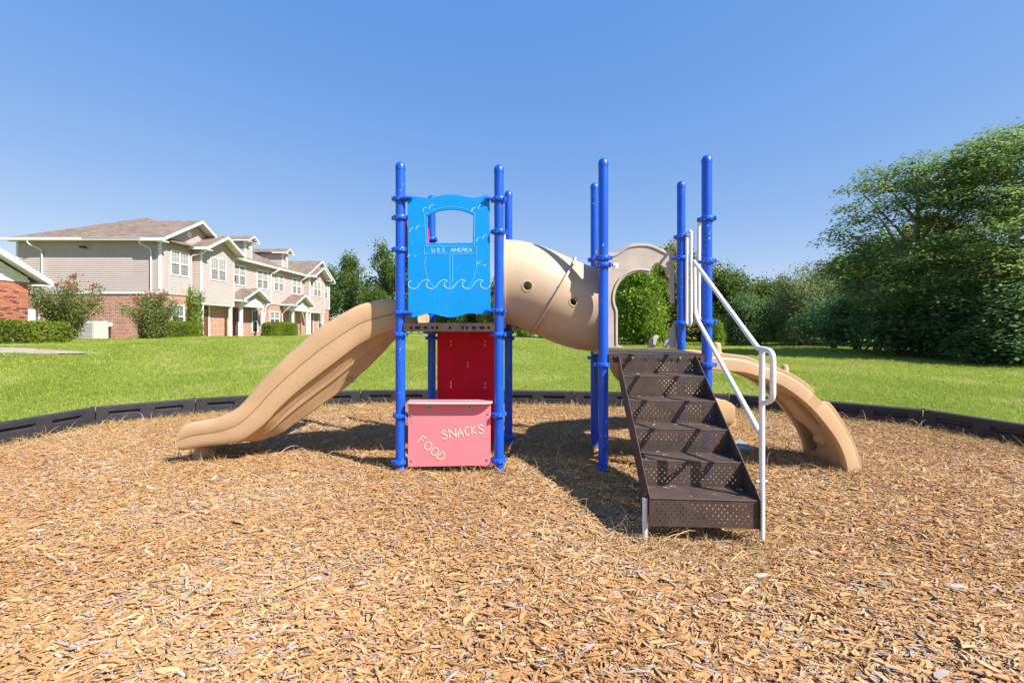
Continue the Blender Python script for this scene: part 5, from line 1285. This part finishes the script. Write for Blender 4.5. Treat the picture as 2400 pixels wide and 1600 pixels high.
# ------------------------------------------------------------------ scattered stuff: chips, straw, grass (one object each)
def scatter(name, variants, pts, rot, scl, pick, tint, m, label):
    vs = []; fs = []; var = []
    for i, (v, f) in enumerate(variants):
        k = len(vs); vs += list(v); fs += [tuple(a+k for a in q) for q in f]; var += [i]*len(v)
    nv = len(vs); n = len(pts)
    me = bpy.data.meshes.new(name); me.from_pydata(vs, [], fs)
    me.vertices.add(n); co = np.zeros((nv+n, 3), np.float32); co[:nv] = np.array(vs); co[nv:] = pts; me.vertices.foreach_set('co', co.ravel())
    def attr(nm, ty, head, arr, key='value'):
        a = me.attributes.new(nm, ty, 'POINT'); full = np.concatenate([head, arr]); a.data.foreach_set(key, full.ravel())
    attr('variant', 'INT', np.array(var, np.int32), np.full(n, -1, np.int32))
    attr('pick', 'INT', np.zeros(nv, np.int32), pick.astype(np.int32))
    attr('rot', 'FLOAT_VECTOR', np.zeros((nv, 3), np.float32), rot.astype(np.float32), 'vector')
    attr('scl', 'FLOAT_VECTOR', np.ones((nv, 3), np.float32), scl.astype(np.float32), 'vector')
    attr('tint', 'FLOAT', np.zeros(nv, np.float32), tint.astype(np.float32))
    me.materials.append(m); me.update()
    o = bpy.data.objects.new(name, me); C.objects.link(o); tag(o, label, kind='stuff')
    ng = bpy.data.node_groups.new(name, 'GeometryNodeTree'); ng.interface.new_socket('Geometry', in_out='INPUT', socket_type='NodeSocketGeometry'); ng.interface.new_socket('Geometry', in_out='OUTPUT', socket_type='NodeSocketGeometry')
    N = ng.nodes; L = ng.links; gi = N.new('NodeGroupInput'); go = N.new('NodeGroupOutput')
    def na(nm, ty):
        x = N.new('GeometryNodeInputNamedAttribute'); x.data_type = ty; x.inputs['Name'].default_value = nm; return x.outputs['Attribute']
    sep = N.new('GeometryNodeSeparateGeometry'); sep.domain = 'POINT'; L.new(gi.outputs[0], sep.inputs[0])
    cmp = N.new('FunctionNodeCompare'); cmp.data_type = 'INT'; cmp.operation = 'GREATER_EQUAL'
    ia = [s for s in cmp.inputs if s.type == 'INT']; L.new(na('variant', 'INT'), ia[0]); ia[1].default_value = 0; L.new(cmp.outputs[0], sep.inputs[1])
    sp = N.new('GeometryNodeSplitToInstances'); sp.domain = 'POINT'; L.new(sep.outputs[0], sp.inputs[0]); L.new(na('variant', 'INT'), sp.inputs['Group ID'])
    ip = N.new('GeometryNodeInstanceOnPoints'); L.new(sep.outputs[1], ip.inputs['Points']); L.new(sp.outputs[0], ip.inputs['Instance']); ip.inputs['Pick Instance'].default_value = True
    L.new(na('pick', 'INT'), ip.inputs['Instance Index'])
    er = N.new('FunctionNodeEulerToRotation'); L.new(na('rot', 'FLOAT_VECTOR'), er.inputs[0]); L.new(er.outputs[0], ip.inputs['Rotation']); L.new(na('scl', 'FLOAT_VECTOR'), ip.inputs['Scale'])
    L.new(ip.outputs[0], go.inputs[0])
    md = o.modifiers.new('scatter', 'NODES'); md.node_group = ng
    return o
# chip shapes
def chip(seed):
    r = random.Random(seed); L = r.uniform(.8, 1.25); w = r.uniform(.10, .24); t = r.uniform(.035, .07); n = 4; bend = r.uniform(-.10, .10); v = []; f = []
    for i in range(n+1):
        x = (i/n-.5)*L; ww = w*(r.uniform(.75, 1.1) if 0 < i < n else r.uniform(.12, .75)); z = bend*(1-(2*i/n-1)**2); y0 = r.uniform(-.03, .03); tw = r.uniform(-.25, .25)
        for (a, c) in ((-1, -1), (1, -1), (1, 1), (-1, 1)):
            v.append((x+r.uniform(-.02, .02), y0+a*ww/2, z+c*t/2+a*tw*ww/2))
    for i in range(n):
        for k in range(4): f.append((i*4+k, i*4+(k+1) % 4, (i+1)*4+(k+1) % 4, (i+1)*4+k))
    f += [(0, 3, 2, 1), (n*4, n*4+1, n*4+2, n*4+3)]; return v, f
def inside(x, y, margin=.06): return np.hypot(x-CX, y-CY) < brad(x, y)-margin
r = rng
def bed_points(n, ymin, ymax):
    y = r.uniform(ymin, ymax, n); x = r.uniform(-6, 6, n); k = inside(x, y) & (np.abs(x) < 1.30*y+.6); return x[k], y[k]
xs, ys = [], []
for (y0, y1, dens) in ((.9, 2.4, 9500), (2.4, 3.6, 7600), (3.6, 5.2, 5400), (5.2, 7.8, 3800)):
    a, c = bed_points(int((y1-y0)*12*dens), y0, y1); xs.append(a); ys.append(c)
x = np.concatenate(xs); y = np.concatenate(ys); n = len(x)
z = bed_z(x, y)+np.abs(r.normal(0, .008, n))
ln = np.clip(r.lognormal(math.log(.031), .44, n), .012, .085)
wf = np.clip(r.lognormal(0, .35, n), .5, 2.0)
patch = np.sin(x*1.9+1.3*np.sin(y*1.1))*np.sin(y*2.3+.6+np.sin(x*.9)); tint = np.clip(r.normal(.50, .145, n)+.09*patch, .0, .79); grey = r.uniform(0, 1, n) < (.13+.07*(patch > .35)); tint[grey] = r.uniform(.83, 1, grey.sum())
yaw = np.where(r.uniform(0, 1, n) < .55, r.normal(0, .6, n), r.uniform(-1.57, 1.57, n))
rot = np.stack([r.normal(0, .24, n), r.normal(0, .15, n), yaw], 1)
tx = []
for k in range(1, 6):
    for _ in range(16 if k > 2 else 8):
        p = SP(random.uniform(-.31, .31), k*RUN-RUN+.012+abs(random.gauss(0, .07)), ZD-k*RISE+.006)
        if (p-SP(0, 0, 0)).length < 5*RUN+.5: tx.append(tuple(p))
tx = np.array(tx); m_ = len(tx); x = np.concatenate([x, tx[:, 0]]); y = np.concatenate([y, tx[:, 1]]); z = np.concatenate([z, tx[:, 2]]); n = len(x)
ln = np.concatenate([ln, r.uniform(.014, .04, m_)]); wf = np.concatenate([wf, np.ones(m_)*.7]); tint = np.concatenate([tint, r.uniform(.4, .79, m_)]); rot = np.concatenate([rot, np.stack([np.zeros(m_), np.zeros(m_), r.uniform(0, 6.28, m_)], 1)])
scatter('wood_chips', [chip(100+i) for i in range(14)], np.stack([x, y, z], 1), rot, np.stack([ln, ln*wf*.95, ln*.9], 1), r.integers(0, 14, n), tint, M['chip'], 'loose tan and grey wood chips covering the playground')
# dry straw strands
def strand(seed):
    rd = random.Random(seed); v = []; f = []; k = 5; a = rd.uniform(-1.0, 1.0); h = rd.uniform(.1, .55); x = y = z = 0; ang = rd.uniform(-.5, .5)
    pts = []
    for i in range(k+1):
        t = i/k; pts.append(Vector((t, .25*a*t*t, h*math.sin(t*2.4)*.6)))
    for i, p in enumerate(pts):
        w = .022*(1-.75*i/k); v += [(p.x, p.y-w, p.z), (p.x, p.y+w, p.z), (p.x, p.y, p.z+w*1.4)]
    for i in range(k):
        for q in range(3): f.append((i*3+q, i*3+(q+1) % 3, (i+1)*3+(q+1) % 3, (i+1)*3+q))
    return v, f
pts = []; amt = []
seedspots = [(p[0], p[1], .10, 260) for p in POSTS.values()]+[(-3.2, 4.56, .30, 900), (1.577, 2.80, .14, 260), (.86, 2.76, .16, 300), (1.2, 2.66, .30, 600), (3.12, 4.2, .35, 900), (2.9, 4.55, .3, 500), (-.6, 4.1, .35, 700), (-2.2, 4.3, .6, 900), (1.2, 3.6, .6, 900), (2.2, 4.6, .6, 1100), (.3, 3.9, .8, 900)]
for (sx_, sy_, sg, k) in seedspots: pts.append(np.stack([r.normal(sx_, sg, k), r.normal(sy_, sg*.8, k)], 1))
for (a, c) in zip(PB, PB[1:]):
    if max(a[1], c[1]) < 3: continue
    k = 1300; t_ = r.uniform(0, 1, k); off = np.abs(r.normal(0, .30, k))+.03
    bx_ = a[0]+(c[0]-a[0])*t_; by_ = a[1]+(c[1]-a[1])*t_; rr_ = np.hypot(bx_-CX, by_-CY); pts.append(np.stack([bx_-(bx_-CX)/rr_*off, by_-(by_-CY)/rr_*off], 1))
k = 9000; a, c = bed_points(k*2, 4.6, 7.7); pts.append(np.stack([a, c], 1)[:k])
P2 = np.concatenate(pts); P2 = P2[inside(P2[:, 0], P2[:, 1], .02)]; n = len(P2)
L = np.clip(r.lognormal(math.log(.075), .4, n), .03, .2); steep = r.uniform(0, 1, n) < .16
rot = np.stack([r.normal(0, .6, n), np.where(steep, r.uniform(-1.2, -.4, n), r.normal(-.08, .2, n)), r.uniform(0, 6.28, n)], 1)
scatter('dry_straw', [strand(200+i) for i in range(8)], np.stack([P2[:, 0], P2[:, 1], bed_z(P2[:, 0], P2[:, 1])+r.uniform(.0, .022, n)], 1), rot, np.stack([L, L*.9, L], 1), r.integers(0, 8, n), np.clip(r.normal(.5, .22, n), 0, 1), M['straw'], 'dry straw lying on the wood chips')
# grass tufts
def tuft(seed, nb=9):
    rd = random.Random(seed); v = []; f = []
    for _ in range(nb):
        a = rd.uniform(0, 6.28); l = rd.uniform(.55, 1.1); lean = rd.uniform(.2, .9); bx, by = rd.gauss(0, .35), rd.gauss(0, .35); d = Vector((math.cos(a), math.sin(a), 0)); s = Vector((-d.y, d.x, 0)); w = rd.uniform(.05, .09); k = len(v)
        p0 = Vector((bx, by, -.05)); p1 = p0+d*lean*.3*l+Vector((0, 0, .6*l)); p2 = p0+d*lean*l+Vector((0, 0, .95*l))
        v += [tuple(p0-s*w), tuple(p0+s*w), tuple(p1+s*w*.8), tuple(p1-s*w*.8), tuple(p2)]; f += [(k, k+1, k+2, k+3), (k+3, k+2, k+4)]
    return v, f
n = 210000; u = r.uniform(0, 1, n); y = 4.2*(30/4.2)**u; x = r.uniform(-1.28, 1.28, n)*y
# thin out towards the camera so that the density per square metre stays about even near the border
keep = (np.hypot(x-CX, y-CY) > brad(x, y)+.13); x, y = x[keep], y[keep]; n = len(x)
dist = np.hypot(x, y); s = np.clip(.036+.0026*(dist-7), .033, .08)*r.uniform(.7, 1.3, n)
patch = np.sin(x*.8+np.sin(y*.5)*2)*np.sin(y*.9+1)+.6*np.sin(x*2.3+y*1.4); dry = np.sin(x*1.7+2*np.sin(y*.8+1))*np.sin(y*1.3+np.sin(x*.6)); bd = np.hypot(x-CX, y-CY)-brad(x, y)
tint = np.clip(r.normal(.40, .17, n)+.17*patch+.5*(dry > .72)*r.uniform(0, 1, n)+.4*np.exp(-(bd/.35)**2)*(r.uniform(0, 1, n) < .5), 0, 1)
k = 7000; t_ = r.uniform(-math.pi*.02, math.pi*1.02, k); rr_ = np.interp(t_, TH, RB)+.14+np.abs(r.normal(0, .10, k))
x = np.concatenate([x, CX+rr_*np.cos(t_)]); y = np.concatenate([y, CY+rr_*np.sin(t_)]); s = np.concatenate([s, r.uniform(.035, .085, k)]); tint = np.concatenate([tint, np.clip(r.normal(.55, .25, k), 0, 1)]); n = len(x)
off_path = np.ones(n, bool)
for p in cl: off_path &= np.hypot(x-p.x, y-p.y) > (.95 if p.x < -13.5 else .4)
x, y, s, tint = x[off_path], y[off_path], s[off_path], tint[off_path]; n = len(x)
scatter('grass', [tuft(300+i) for i in range(10)], np.stack([x, y, ground_z(x, y)], 1), np.stack([np.zeros(n), np.zeros(n), r.uniform(0, 6.28, n)], 1), np.stack([s, s, s], 1), r.integers(0, 10, n), tint, M['grass_blade'], 'short green lawn grass round the playground')
